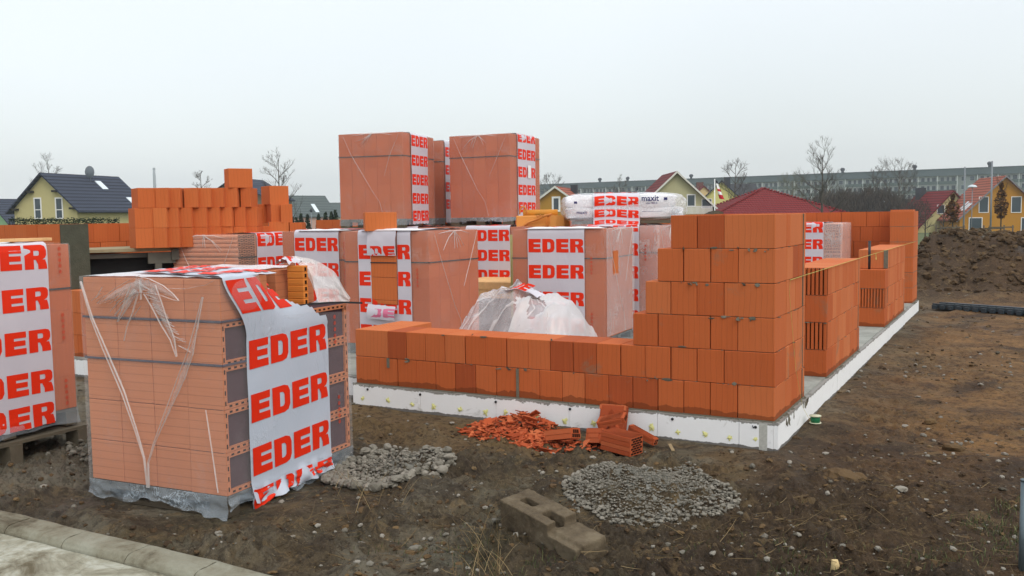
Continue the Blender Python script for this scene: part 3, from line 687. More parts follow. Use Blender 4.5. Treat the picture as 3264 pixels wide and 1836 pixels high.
def wrapped(label, x, y, yaw, w, d, zb, h, cols, rows, layers, face, s0, s1, centres, strap=(.34,), tints=.5, vee=('right',), group='shrink-wrapped pallets of bricks',
            name='brick_pallet', keep=None, hole=None, bricks=None, topwords=True, bunch=None, ph=.13, wh=.157, pitch=.30, seed=None, film=None, skirt=.11, sym=(), mats=None):
    seed = seed if seed is not None else random.uniform(0, 50)
    T = thing(name, label, 'brick pallet', (x, y, zb-ph), yaw, group); b = ph; t = ph+h
    make_pallet(T, w, d, ph)
    mb = bricks(w, d, b) if bricks else load(w, d, b, cols, rows, layers, h/layers, t0=tints)
    mb.build('brick_load', mats or [BRW, HOLE_SHADE], T)
    fl = MB(); film_shell(fl, w, d, b, t, seed, skirt=skirt)
    for vf in vee:
        fn = facefn(vf, w, d, .018); W = {'front': w, 'right': d, 'left': d}[vf]; c = W*random.uniform(.46, .54)
        strand(fl, fn, [(W*.08, t-.03), (W*.2, t-.3), (c-.02, b+.42)], lambda q: .002+.006*q*(1-q)*2, 2)
        strand(fl, fn, [(W*.95, t-.02), (W*.8, t-.34), (c+.18, b+.62)], lambda q: .0015+.004*math.sin(q*3.1), 2)
        strand(fl, fn, [(c-.02, b+.42), (c+.1, b+.25), (c+.16, b+.02)], .0025, 2)
        for k in range(5):
            a = random.uniform(-.3, .3); strand(fl, fn, [(c, t-.005), (c+a*.5, t-.05-abs(a)*.1), (c+a, t-.10-random.random()*.14)], lambda q: .010*(1-q)+.001, 2)
        strand(fl, fn, [(c-.32, t-.03), (c-.1, t-.006), (c+.15, t-.006), (c+.33, t-.04)], lambda q: .010*math.sin(q*3.14)+.002, 2)
    fl.build('film_wrap', [film or FILM, SKIRT, CREASE], T)
    mb = MB()
    for zs in strap:
        z = t-zs; o = .006
        for (a, c_) in (((-o, -o, z), (w+o, -o+.002, z+.014)), ((-o, d+o-.002, z), (w+o, d+o, z+.014)), ((-o, -o, z), (-o+.002, d+o, z+.014)), ((w+o-.002, -o, z), (w+o, d+o, z+.014))): mb.box(a, c_)
    if strap: mb.build('strap', STRAP, T)
    if s0 is not None:
        fn = band_path(face, w, d, b, t, .019); bd = MB(); L = h+(d if face == 'front' else w)+.25
        sk = None
        if hole: sk = lambda u, v: hole[0] < s0+u*(s1-s0) < hole[1] and hole[2] < (-.07+v*(L+.07)) < hole[3]
        bd.grid(lambda u, v: fn(s0+u*(s1-s0), -.07+v*(L+.07)-(.03*abs(pn(u*5+seed, 0, 0)) if v < .01 else 0)), 20, 90, 0, .5, True, sk)
        B = bd.build('printed_band', BAND, T); m_ = .012; sp = s1-s0-2*m_
        C = list(centres); 
        if topwords: C += [centres[0]-pitch*k for k in range(1, 5)]
        for c in C:
            tc_ = h-c; j = random.uniform(-.006, .006)
            kp = keep
            if hole: kp = lambda u, v, tc_=tc_: not (hole[0] < s0+m_+u*sp < hole[1] and hole[2] < tc_-wh/2+v*wh < hole[3])
            lt = MB(); word(lt, lambda u, v: fn(s0+m_+u*sp, tc_-wh/2+v*wh+j*u, .0022), 0, kp); lt.build('lettering', INK, B)
        # thin fold lines across the band, between the words
        sy = MB(); ff = facefn(face, w, d, .0215)
        for s_ in sym:
            symbols(sy, ff, s_[0], s_[1]+ph)
        if sym: sy.build('handling_symbols', ICON, T)
    if bunch:
        mb = MB(); a, c, rr = bunch[:3]
        mb.grid(lambda u, v: (a+(c-a)*u, -.03+.22*v, t+.012+rr*max(0,math.sin(v*3.1416))**.6*(.45+.75*abs(pn(u*(c-a)*6+seed, v*2, 0)))*min(1, 8*u, 8*(1-u))+.0), 60, 10, 0)
        mb.build('bunched_film', WFILM, T)
    return T
# --- inside the house, front row
def p5_load(w, d, b): return load(w, d, b, 4, 5, 5, t0=.45)
P5 = wrapped('wrapped brick pallet whose printed band is slit open over bare orange bricks', -5.111, 1.477, rad(.3), 1.13, 1.02, .115, 1.25, 5, 5, 5, 'front', .20, .91,
             (.222, .517, .812, 1.105), hole=(.37, .72, .45, 1.24), bunch=(.25, 1.0, .030), sym=((.99, .84), (.99, .15)), vee=('right',), seed=3.1, topwords=False)
# folded flaps of the slit band
b5 = .13
mb = MB(); fl_ = MB()
mb.grid(lambda u, v: (.345+u*.385+.004*pn(u*5, v*5), -.032-.016*math.sin(v*2.6)-.005*pn(u*8, v*3), b5+1.255-v*.265), 12, 10)
word(fl_, lambda u, v: (.215+.686*u, -.036-.016*math.sin((1.24-(b5+.935+.157*v-b5))/.265*2.6), b5+.985+v*.11), 0, lambda u, v: .21 < u < .735)
f1 = mb.build('band_flap', BAND, P5); fl_.build('lettering', INK, f1)
mb = MB(); fl_ = MB()
mb.grid(lambda u, v: (.345+u*.37, -.05-.02*math.sin(v*3)-.02*v, b5+.455-v*.155-.02*u+.006*pn(u*6, v*6)), 12, 8)
word(fl_, lambda u, v: (.215+.686*u, -.054-.02*math.sin((1-v)*3)-.02*(1-v), b5+.315+v*.12-.02*(u-.2)), 0, lambda u, v: .25 < u < .72)
f2 = mb.build('band_flap', BAND, P5); fl_.build('lettering', INKP, f2)
mb = MB(); mb.box((.372, -.024, b5+.455), (.718, -.0175, b5+1.0)); 
bare = MB()
for (za, zb_) in ((.455, .498), (.502, .748), (.752, .998)): bare.box((.373, -.0205, b5+za), (.717, -.002, b5+zb_), 0, .62, None, .002)
bare.build('exposed_brick', BRL, P5)
mb = MB(); mb.box((.371, -.025, b5+.905), (.719, -.021, b5+.917)); mb.build('strap', STRAP, P5)
a = at(866*1.0, 740, 10.85)
P4 = wrapped('wrapped brick pallet between the low ribbed stack and the slit pallet', -6.335, 1.80, rad(-1), 1.15, 1.02, .115, 1.25, 5, 5, 5, 'front', .21, .90,
             (.150, .45, .75, 1.05), bunch=(.28, .95, .024), sym=((.985, 1.12), (.985, .80)), vee=(), seed=8.2)
P6 = wrapped('wrapped brick pallet behind the crumpled film, small slot cut in its right side', -3.755, 2.915, rad(3.8), 1.152, 1.03, .10, 1.25, 5, 5, 5, 'front', .205, .915,
             (.185, .49, .80, 1.10), bunch=(.16, 1.12, .028), sym=((1.0, .92), (1.0, .28)), vee=('right',), seed=5.5)
# milky film panel and slot on its right side
mb = MB(); d6 = 1.03
mb.grid(lambda u, v: (1.152+.024+.004*pn(u*5, v*5), .0+u*1.03, .13+.02+v*1.24), 10, 14, 0, .5, True, lambda u, v: .24 < u < .43 and .55 < v < .80)
mb.build('film_wrap', MILK, P6)
mb = MB(); mb.box((1.152, .26, .13+.70), (1.170, .445, .13+1.00), 0, .7); mb.build('exposed_brick', BRL, P6)
p = at(1785, 726, 11.9)
P7 = wrapped('wrapped brick pallet mostly hidden between the slot-cut pallet and the stepped corner', -3.61, 4.27, rad(3), 1.15, 1.03, .115, 1.25, 5, 5, 5, 'front', .205, .915,
             (.29, .58, .87, 1.15), sym=((1.0, 1.0),), vee=('right',), seed=15.5, film=MILK)
P8 = wrapped('wrapped brick pallet at the back behind the timber pile, only its last letters showing', -5.62, 4.55, rad(2), 1.15, 1.03, .115, 1.25, 5, 5, 5, 'front', .205, .915,
             (.118, .396, .678, .96), sym=((1.0, 1.15), (1.0, .8)), vee=(), seed=22.5, tints=.35)
P9 = wrapped('wrapped brick pallet carrying the left upper stack, hidden behind the front row', -7.1, 4.35, rad(8), 1.15, 1.03, .115, 1.25, 5, 5, 5, 'front', .205, .915, (.15, .45, .75, 1.05), vee=(), seed=2.5)
# ribbed low stack
def ribbed_load(w, d, b):
    mb = MB(); n = 22; z = b; hh = 1.21
    prof = []
    for i in range(n*4+1):
        t = i/(n*4); ph = (t*n) % 1; prof.append((-.0-.013*max(0,math.sin(ph*3.1416))**.6, b+t*hh))
    for i in range(len(prof)-1):
        (y0, z0), (y1, z1) = prof[i], prof[i+1]
        mb.face([(0, y0, z0), (w, y0, z0), (w, y1, z1), (0, y1, z1)], 0, .5, False)
    mb.box((0, .001, b), (w-.004, d, b+hh), 0, .5)
    # perforated ends of the hollow bricks on the right side, holes as dark patches
    lattice(mb, lambda s, z: (w, s, z), 0, .32, b, b+hh, 1)
    return mb
def lattice(mb, fn, s0, s1, z0, z1, m=1, c=.045, tint=.6, inset=0):
    nz = int((z1-z0)/c); ns = max(1, int((s1-s0)/c))
    for j in range(nz):
        for i in range(ns):
            ax = s0+(i+.5)*(s1-s0)/ns; az = z0+(j+.5)*(z1-z0)/nz
            if (i+j) % 2: l, t = c*.80, c*.26
            else: l, t = c*.26, c*.80
            for q in (-.26, .26):
                cx, cz = (ax, az+q*c) if (i+j) % 2 else (ax+q*c, az)
                a = fn(cx-l/2, cz-t/2); b = fn(cx+l/2, cz-t/2); d_ = fn(cx+l/2, cz+t/2); e = fn(cx-l/2, cz+t/2)
                off = Vector(fn(0, 0))
                mb.face([tuple(Vector(p)+Vector((.0012, 0, 0) if abs(fn(1, 0)[0]-fn(0, 0)[0]) < .5 else (0, -.0012, 0))) for p in (a, b, d_, e)], m)
P3 = wrapped('low wrapped stack of horizontally ribbed bricks in front of the loose brick stack', -8.028, 1.615, rad(6.2), 1.033, 1.152, .12, 1.21, 1, 1, 5, 'right', .34, 1.08,
             (.075, .375, .675), bricks=ribbed_load, vee=('front',), seed=31.5, strap=(.29,), mats=[simple('pale_clay', srgb(204, 136, 104), .85, .2, 30, .14, .3), HOLE_SHADE], group='shrink-wrapped pallets of bricks')
# pallet by the right wall with perforated ends
def perf_load(w, d, b):
    mb = MB(); h = 1.21
    for k in range(5):
        mb.box((.002, .002, b+k*h/5+.001), (w-.002, d-.002, b+(k+1)*h/5-.002), 0, .5, None, .003)
        lattice(mb, lambda s, z: (s, .002, z), w-.26, w-.01, b+k*h/5+.008, b+(k+1)*h/5-.01, 1, .040)
        for q in range(6): mb.box((w-.004, .002+q*d/6, b+k*h/5+.004), (w+.006, .002+(q+.6)*d/6, b+(k+1)*h/5-.004), 0, .5)
    return mb
a = at(2682, 707, 14.6)
P10 = wrapped('wrapped pallet of hollow bricks with perforated ends beside the right side wall', a.x-1.15, a.y, rad(1), 1.15, 1.0, .11, 1.21, 1, 1, 5, 'front', .20, .88,
              (.06, .33, .61, .89), bricks=perf_load, vee=(), seed=41, strap=(), film=MILK, mats=[simple('pale_clay2', srgb(208, 142, 112), .85, .2, 30, .14, .3), HOLE_SHADE])
mb = MB(); mb.box((.72, -.035, .13+.44), (.86, -.027, .13+.58)); mb.build('paper_tag', WHITE, P10)
# --- upper tier
U1 = wrapped('left upper wrapped brick pallet, tall stack with five brick columns under clear film', -7.332, 4.119, rad(11.9), 1.023, 1.20, 1.5, 1.25, 5, 3, 5, 'right', .27, .90,
             (.10, .386, .67, .948, 1.21), vee=('front',), seed=51, tints=.42, skirt=.09, topwords=False)
U3 = wrapped('right upper wrapped brick pallet with a white paper slip hanging on its printed band', -6.217, 5.404, rad(4.8), 1.022, 1.147, 1.5, 1.25, 5, 3, 5, 'right', .24, .93,
             (.03, .29, .56, .834, 1.10), vee=('front',), seed=61, tints=.42, skirt=.06, topwords=False)
mb = MB(); mb.grid(lambda u, v: (1.022+.03+.004*math.sin(v*3), .60+u*.12, .13+.60+v*.20), 3, 4); mb.build('paper_slip', WHITE, U3)
a = at(1392, 560, 14.75)
U2 = wrapped('upper wrapped brick pallet tucked behind the left upper one, band letters half hidden', a.x-1.023, a.y-.02, rad(11.9), 1.023, 1.2, 1.5, 1.25, 5, 3, 5, 'right', .10, .80,
             (.17, .46, .74, 1.02), vee=(), seed=71, tints=.4, skirt=.09, topwords=False)
# the tier below the right upper pallet
P11 = wrapped('wrapped brick pallet carrying the right upper stack at the back', -6.1, 5.75, rad(3), 1.15, 1.03, .115, 1.25, 5, 5, 5, 'front', .205, .915, (.15, .45, .75, 1.05), vee=(), seed=77)
P12 = wrapped('wrapped brick pallet carrying the cement bags at the back', -3.72, 5.45, rad(3), 1.15, 1.03, .115, 1.22, 5, 5, 5, 'front', .205, .915, (.15, .45, .75, 1.05), vee=(), seed=78)
# --- outside on the left, facing right
a = at(255.6, 1299, 7.0)
P2 = wrapped('wrapped brick pallet cut off by the left picture edge, a board on top', a.x-1.15, a.y-1.15, rad(3), 1.12, 1.13, .10, 1.25, 5, 4, 5, 'right', .16, .93,
             (.09, .395, .70, 1.0, 1.25), sym=((1.03, 1.22), (1.03, .72), (1.03, .22)), vee=(), seed=81, wh=.165, ph=.13, topwords=False)
mb = MB(); mb.grid(lambda u, v: (.35+.75*u, .2+.62*v, .13+1.25+.014+.035*abs(pn(u*5, v*5, 4))*min(1, 6*u, 6*(1-u), 6*v, 6*(1-v))*2), 16, 16); mb.build('bunched_film', WFILM, P2)
lp = thing('wooden_pallet', 'bare wooden pallet lying under the left edge brick pallet', 'pallet', (a.x-1.17, a.y-1.19, -.235), rad(3)); make_pallet(lp, 1.2, 1.22, .19, WOODG)
lp.name = 'wooden_pallet'
mb = MB(); mb.box((0, 0, 0), (.08, .40, .022), 0, .5, None, .002)
q = RZ(rad(-4), (a.x-.21, a.y-.48, .10+1.25+.030)); o = mb.build('wood_board', WOODN); o.matrix_world = q; tag(o, 'short pale board lying on top of the left edge brick pallet', 'board')
# ================================================================== the opened pallet in the foreground
T1 = thing('brick_pallet', 'opened brick pallet in the foreground with torn printed film sliding off its top', 'brick pallet', (-3.553, -2.957, -.222), rad(5.1), 'shrink-wrapped pallets of bricks')
W1, D1, B1 = 1.078, 1.267, .128; H1 = 1.269; T_ = B1+H1; LH = H1/5
make_pallet(T1, W1, D1, .125, simple('dark_pallet', srgb(70, 62, 50), .9))
mb = MB(); cw = W1/4; rd = D1/3
for k in range(5):
    for i in range(4):
        for j in range(3):
            if k == 4 and i == 3 and j > 0: continue
            if k == 4 and i == 2 and j == 1: continue
            z0 = B1+k*LH+.0015; z1 = B1+(k+1)*LH-.002; x0 = i*cw+.0018; x1 = (i+1)*cw-.0018; y0 = j*rd+.0015; y1 = (j+1)*rd-.0015
            if i < 3 or k == 4: mb.box((x0, y0, z0), (x1, y1, z1), 0, random.uniform(.4, .6), None, .003)
            else:
                # hollow blocks end-on: rim with slot shade painted dark, round a filled chamber
                f = .030
                mb.box((x0, y0, z0), (x1-.016, y1, z1), 2, .5)
                mb.box((x1-.018, y0, z0), (x1, y0+f, z1), 0, .55); mb.box((x1-.018, y1-f, z0), (x1, y1, z1), 0, .5)
                mb.box((x1-.018, y0+f, z0), (x1, y1-f, z0+f), 0, .5); mb.box((x1-.018, y0+f, z1-f), (x1, y1-f, z1), 0, .55)
                mb.box((x0, y0, z0-.0005), (x0+.002, y1, z1), 0, .5)
                mb.face([(x0, y0-.0006, z0), (x1, y0-.0006, z0), (x1, y0-.0006, z1), (x0, y0-.0006, z1)], 0, random.uniform(.4, .6))
                for q in range(4):
                    zz = z0+.022+q*(LH-.045)/3.4
                    for yy in (y0+f/2, y1-f/2): mb.box((x1-.004, yy-.005, zz), (x1+.0008, yy+.005, zz+.026), 1)
                for q in range(7):
                    yy = y0+.045+q*(rd-.10)/6.3
                    for zz in (z0+f/2, z1-f/2): mb.box((x1-.004, yy, zz-.006), (x1+.0008, yy+.024, zz+.006), 1)
mb.build('brick_load', [BRH, HOLE_SHADE, FILL], T1)
# film: sides hugging four layers, front going up five
fl = MB()
def face_f(s, z, o=0): return (s, -.014-o+.004*pn(s*3, z*3, 1), z)
def face_r(s, z, o=0): return (W1+.014+o+.004*pn(s*3, z*3, 2), s, z)
z4 = B1+4*LH
fl.grid(lambda u, v: face_f(-.012+u*(W1+.024), B1+v*(H1+.006)), 14, 16)
fl.grid(lambda u, v: face_r(-.012+u*(D1+.024), B1+v*(z4-B1-.06*u*u)), 16, 14)
fl.grid(lambda u, v: (-.014, -.012+u*(D1+.024), B1+v*(H1+.006)), 8, 8)
fl.grid(lambda u, v: (-.012+u*(W1+.02), D1+.014, B1+v*(z4-B1)), 8, 8)
# side of the front row in the fifth layer, under the transparent bulge
fl.grid(lambda u, v: face_r(-.012+u*.34, z4+v*(H1-4*LH+.004), .035*math.sin(u*2.6)*math.sin(v*3)), 8, 8)
# skirt of film round the foot
def skirt(fn, L, n, seed, mi=1):
    def g(u, v):
        s = -.01+u*(L+.02); dz = v*(.105+.085*pn(s*3.3, seed, 0)+.045*pn(s*9, seed, 0)); o = v*.012+.040*v*pn(s*7, v*2, seed)+.020*pn(s*19, v*4, seed)*v
        return fn(s, B1-dz+.004, max(-.008, o))
    fl.grid(g, n, 10, mi)
skirt(face_f, W1, 90, 3.3); skirt(face_r, D1, 90, 6.1)
# gathered creases on the front: the V and the knot
fn = lambda s, z, o=0: (s, -.022-o*1.6, z)
Z = lambda v: B1+v*H1
sheet(fl, fn, [(.02, Z(.98)), (.10, Z(.80)), (.19, Z(.66)), (.33, Z(.45)), (.42, Z(.27)), (.475, Z(.14)), (.49, Z(.0))], lambda t: .003+.014*math.sin(min(1, t*1.15)*3.1)**2*(1-t*.5), 4)
sheet(fl, fn, [(.98, Z(.92)), (.93, Z(.80)), (.87, Z(.66)), (.80, Z(.55)), (.69, Z(.40)), (.56, Z(.22)), (.505, Z(.12)), (.50, Z(.0))], lambda t: .003+.022*math.sin(min(1, t*1.3)*3.1)**2, 4)
sheet(fl, fn, [(.52, Z(.975)), (.42, Z(.955)), (.32, Z(.93)), (.22, Z(.895)), (.15, Z(.875))], lambda t: .050*(1-t)**.8+.002, 4)
sheet(fl, fn, [(.46, Z(.975)), (.58, Z(.965)), (.68, Z(.945)), (.75, Z(.92)), (.80, Z(.90))], lambda t: .048*(1-t)**.8+.003, 4)
sheet(fl, fn, [(.58, Z(.95)), (.63, Z(.88)), (.68, Z(.80)), (.74, Z(.72)), (.765, Z(.64))], lambda t: .052*(1-t)**.9+.002, 4)
sheet(fl, fn, [(.46, Z(.95)), (.40, Z(.89)), (.36, Z(.84)), (.31, Z(.79))], lambda t: .034*(1-t)+.001, 4)
strand(fl, fn, [(.46, Z(.95)), (.38, Z(.89)), (.34, Z(.84)), (.31, Z(.81))], lambda t: .016*(1-t)+.001, 2)
strand(fl, fn, [(.48, Z(.93)), (.43, Z(.84)), (.38, Z(.77)), (.35, Z(.70))], lambda t: .008*(1-t)+.001, 2)
strand(fl, fn, [(.50, Z(.99)), (.50, Z(.94)), (.50, Z(.90))], .010, 2)
strand(fl, fn, [(.70, Z(.955)), (.85, Z(.955)), (1.0, Z(.975)), (1.06, Z(.995))], .0025, 2)
strand(fl, fn, [(.965, Z(.40)), (1.0, Z(.2)), (1.03, Z(.02))], .0022, 2)
for k in range(26):
    t = random.random(); s, z = .49+.30*t, Z(.98-.3*t); a = random.uniform(-.3, 1.3)
    strand(fl, fn, [(s, z), (s+.06*math.cos(a)+.03, z-.03*random.random()-.01)], .0016, 2)
for k in range(16):
    s, z = .52-.36*random.random(), Z(.96-.10*random.random()); strand(fl, fn, [(s, z), (s-.05-.05*random.random(), z-.03-.05*random.random())], .0018, 2)
# film over the top of the load
def topf(u, v): x = .0+u*(W1-.0); y = v*.99*D1; return (x, y, T_+.007+.010*abs(pn(x*6, y*6, 5))-(0.05 if False else 0))
fl.grid(lambda u, v: topf(u*.70, v), 14, 14, 3)
fl.grid(lambda u, v: topf(.70+u*.31, v*.36), 8, 6, 3)
fl.build('film_wrap', [FILMC, SKIRT, CREASE, film_mat('top_film', .75, (.92, .91, .93), 8, .3, .3), film_mat('gathered_film', .27, (.66, .66, .66), 24, .3, .3)], T1)
# two straps under the film
mb = MB()
for z, dz in ((Z(.802), -.0), (Z(.602), 0)):
    mb.box((-.006, -.0085, z), (W1+.006, -.006, z+.013)); mb.box((W1+.0065, -.006, z), (W1+.009, .30, z+.013)); mb.box((-.0085, -.006, z), (-.006, D1, z+.013))
mb.build('strap', STRAPB, T1)
# printed band: hugs the right face, leans towards the front near the top and lies over the load
S0, S1 = .19, 1.01
def b1(s, t, o=0):
    u = (s-S0)/(S1-S0); H4 = .94
    if t < .90:
        lo = max(0, .03-t)*.9; return (W1+.0165+o+.004*pn(s*5, t*5, 3)+lo*abs(pn(s*8, t*6, 1)), s, B1+t)
    k = min(1, (t-.90)/.36); kk = k*k*(3-2*k)
    a0 = S0-.19*kk; a1 = S1-(.24+.1*u)*kk
    y = a0+u*(a1-a0)
    sag = .030*math.sin(max(0, y-.38)/.4*2.8) if .38 < y < .85 else 0
    if t < 1.26: return (W1+.020+o-.10*k*k*sst1(.3, .7, u)+.012*math.sin(k*3.14)*(1-u)-sag*k, y, B1+.90+.385*(k**.92)-sag*k)
    q = t-1.26; return (W1+.004-.10*sst1(.3, .7, u)-q, y+.25*q*(1 if q < .3 else 1), T_+.018+o+.012*abs(pn(q*6, y*6, 2))-sag*max(0, 1-q*3))
def sst1(a, b, x): t = max(0, min(1, (x-a)/(b-a))); return t*t*(3-2*t)
def torn1(u, v):
    t = -.09+v*2.24; s = u
    if .955 < t < 1.30: return u > .93-.34*sst1(1.08, 1.28, t)*0-.30*sst1(.955, 1.14, t)+.05*math.sin(t*95)*.4
    return False
bd = MB(); bd.grid(lambda u, v: b1(S0+u*(S1-S0), -.09+v*2.24-(0.03*abs(pn(u*6, 0, 0)) if v == 0 else 0)), 36, 112, 0, .5, True, torn1)
BAND1 = film_mat('printed_blueish_film', .86, (.55, .61, .70), 5, .06, .10, .32); INK1 = simple('printed_red_near', srgb(218, 42, 8), .55, .2, 5, .1, .1)  # slightly deeper red ink for the foreground band
B = bd.build('printed_band', BAND1, T1)
for c in (1.135, .80, .475, .15):
    hh = .172 if c < 1 else .20
    kp = (lambda u, v: u < .70) if c > 1 else None
    lt = MB(); word(lt, lambda u, v, c=c, hh=hh: b1(S0+.02+u*(S1-S0-.045), c-hh/2+v*hh+.02*u*(1 if c < 1 else .5), .0028), 0, kp, sub=.03); lt.build('lettering', INK1, B)
for c in (1.42, 1.72, 2.0):
    lt = MB(); word(lt, lambda u, v, c=c: b1(S0+.02+u*(S1-S0-.045), c-.08+v*.16, .006), 0, None, sub=.03); lt.build('lettering', INK, B)
# crumpled end of the band at the foot, letters twisted towards the ground
mb = MB()
def foot(u, v):
    s = S0+.0+u*(S1-S0); dz = v*(.15+.035*pn(s*7, 2, 0)); return (W1+.020+v*.002+.030*v*pn(s*7, v*3, 4)+.008*v*pn(s*20, v*8, 4), s+.02*pn(s*8, v*5, 7), B1+.015-dz+(.07*u*v)+.02*v*pn(s*14, v*3, 8))
mb.grid(foot, 60, 12); F1 = mb.build('band_end', BAND1, T1); lt = MB()
def footl(u, v):
    p = foot(.0+u*.99, .98-v*.80+.06*math.sin(u*9)); return (p[0]+.010, p[1], p[2])
word(lt, footl, 0, lambda u, v: not (.33 < u < .39 and v > .5), sub=.02, aspect=2.5); lt.build('lettering', INK, F1)
sy = MB(); symbols(sy, lambda s, z, o=0: face_r(s, z, o+.004), 1.09, Z(.74)); symbols(sy, lambda s, z, o=0: face_r(s, z, o+.004), 1.12, Z(.30)); symbols(sy, lambda s, z, o=0: (W1+.02, s, z), .0, -5); sy.build('handling_symbols', ICON, T1)
# loose block left standing in the fifth layer
mb = MB()
bx, by = .60, 1.00
x0, x1, y0, y1, z0, z1 = .845, .975, .92, .975, z4+.012, z4+.280
for q in range(6):
    mb.box((x0, y0, z0+q*(z1-z0)/6+.002), (x1, y1, z0+(q+1)*(z1-z0)/6-.002), 0, .7, None, .003)
mb.box((x0+.003, y0+.003, z0), (x1-.003, y1-.003, z1), 0, .7)
for q in range(6): mb.box((x1-.003, y0+.018, z0+.012+q*.044), (x1+.0012, y0+.038, z0+.036+q*.044), 1)  # slot shade laid on as thin dark blocks
tag(mb.build('hollow_brick', [brick_mat('brick_ochre', srgb(170, 96, 38), srgb(206, 122, 50), srgb(214, 136, 66), lines='h', freq=24), HOLE_SHADE]), 'single ribbed ochre brick standing in the torn film on the foreground pallet', 'brick')
bpy.data.objects['hollow_brick'].matrix_world = RZ(rad(5.1), (-3.553, -2.957, -.222))
# torn flap of film hanging over the back corner
mb = MB()
def flap(u, v):
    TP = [(.80, .95, 1.485), (.93, 1.05, 1.475), (1.06, 1.15, 1.38), (1.12, 1.25, 1.18)]; BP = [(.985, .97, 1.40), (1.0, 1.05, 1.165), (1.06, 1.15, 1.158), (1.115, 1.24, 1.15)]
    i = min(2, int(u*3)); f = u*3-i; L3 = lambda Q: [Q[i][k]*(1-f)+Q[i+1][k]*f for k in (0, 1, 2)]; a, b = L3(TP), L3(BP)
    return tuple(a[k]*(1-v)+b[k]*v+.012*pn(u*5, v*5, k*3) for k in (0, 1, 2))
mb.grid(flap, 22, 14, 0)
mb.grid(lambda u, v: (.80+.10*u, .86+.16*v, z4+.295+.035*math.sin(u*3)+.03*pn(u*4, v*5, 0)), 8, 10, 1)
fp = mb.build('torn_film', [film_mat('torn_film', .62, (.88, .84, .82), 8, .5, .3), BAND], T1)
lt = MB(); word(lt, lambda u, v: (.81+.08*v, .865+.14*u, z4+.303+.035*math.sin(v*3)+.03*pn(v*4, u*5, 0)), 0, lambda u, v: .2 < u < .7); lt.build('lettering', INK, fp)
# cut end of the strapping, sticking out to the side
mb = MB(); c, s_ = math.cos(rad(5.1)), math.sin(rad(5.1))
pts = [(.93, .86, z4+.012), (1.0, .96, z4+.02), (1.08, 1.06, z4+.022), (1.15, 1.15, z4+.018), (1.22, 1.25, z4+.006)]
for a, b in zip(pts, pts[1:]):
    a, b = Vector(a), Vector(b); n = Vector((0, 0, .0065)); t = Vector((.0012, -.0008, 0))
    mb.add([a-n-t, b-n-t, b+n-t, a+n-t, a-n+t, b-n+t, b+n+t, a+n+t], [(0, 1, 2, 3), (7, 6, 5, 4), (0, 4, 5, 1), (3, 2, 6, 7)])
mb.build('cut_strap', STRAP, T1)

# ================================================================== loose bricks on the scaffold
def pz(x, y): return 350+x/4.14, 500+y/4.14
plat_z = zat(*pz(330, 1210), 11.4)
pa = at(300, 800, 11.3); pb = at(560, 800, 11.8)
dv = (pb-pa); ang = math.atan2(dv.y, dv.x)
pt = thing('work_platform', 'low scaffold platform with a plank deck and darkened underside carrying the loose bricks', 'scaffold platform', (pa.x, pa.y, 0), ang)
L = 5.1
mb = MB()
for k in range(6): mb.box((-.25, .0+k*.2, plat_z-.045), (L, .193+k*.2, plat_z-.002), 0, .5, None, .003)
mb.build('deck', simple('old_planks', srgb(150, 140, 112), .9, .2, 9, .4, .4), pt)
mb = MB()
for x in (-.1, 1.2, 2.5, 3.8): mb.box((x, .05, .0), (x+.05, .10, plat_z-.046)); mb.box((x, 1.05, .0), (x+.05, 1.10, plat_z-.046)); mb.box((x, .101, .1), (x+.05, 1.049, .14))
mb.box((-.2, .04, plat_z-.12), (L-.3, .049, plat_z-.06)); mb.build('frame', simple('scaffold_steel', srgb(66, 62, 54), .6, .4), pt)
mb = MB(); mb.grid(lambda u, v: (-.18+u*(L-.4), .14+.02*pn(u*9, v*3), .04+v*(plat_z-.14)), 20, 6); mb.build('added_dark_sheet', DARK, pt)  # sheet added to darken the open space below the deck
mb = MB(); mb.box((.62, -.02, plat_z-.20), (.95, .035, plat_z-.06)); mb.box((.90, -.05, plat_z-.16), (.99, -.021, plat_z-.02)); mb.box((.70, -.03, plat_z-.34), (.78, .02, plat_z-.201)); mb.box((.62, -.05, plat_z-.36), (.98, -.0, plat_z-.335)); mb.build('clamp', simple('worn_steel', srgb(92, 90, 80), .6, .4), pt)
def dep(x): return 11.4+(x-330)/1700*.75
names_row = {0: 'bottom', 1: 'middle', 2: 'top'}
BN = 0
def lbrick(x0, x1, row, y1=None, rel=0, h=.249, depth=None, z=None, lab='', wf=None, dl=.30):
    u0, v0 = pz(x0, 0); u1, _ = pz(x1, 0); dp = depth or dep(x0)
    zz = z if z is not None else plat_z+row*.2505
    a = at(u0, 700, dp); wm = (u1-u0)/FP*dp
    wm = wf or wm
    mb = MB(); mb.box((.001, 0, 0), (wm-.002, dl, h), 0, tint(.0) if True else 0, None, .0025)
    o = mb.build('hollow_brick', BRL); o.matrix_world = RZ(LAT+rel, (a.x, a.y, zz))
    return tag(o, lab, 'brick', 'loose bricks stacked on the scaffold platform')
rows = {0: [(570, 742), (750, 912), (918, 1088), (1104, 1278), (1284, 1460), (1466, 1612), (1630, 1795), (1802, 1940)],
        1: [(572, 750), (756, 905), (910, 1080), (1100, 1278), (1286, 1450), (1454, 1612), (1645, 1790), (1800, 1945)],
        2: [(615, 785), (789, 940), (990, 1172), (1180, 1344), (1350, 1514), (1536, 1692), (1735, 1872)]}
ordn = ['second', 'third', 'fourth', 'fifth', 'sixth', 'seventh', 'eighth', 'ninth']
for r_, L_ in rows.items():
    for k, (a, b) in enumerate(L_):
        lbrick(a, b, r_, rel=random.uniform(-.03, .05), lab='loose orange brick, %s from the left in the %s row on the scaffold platform' % (ordn[k], names_row[r_]))
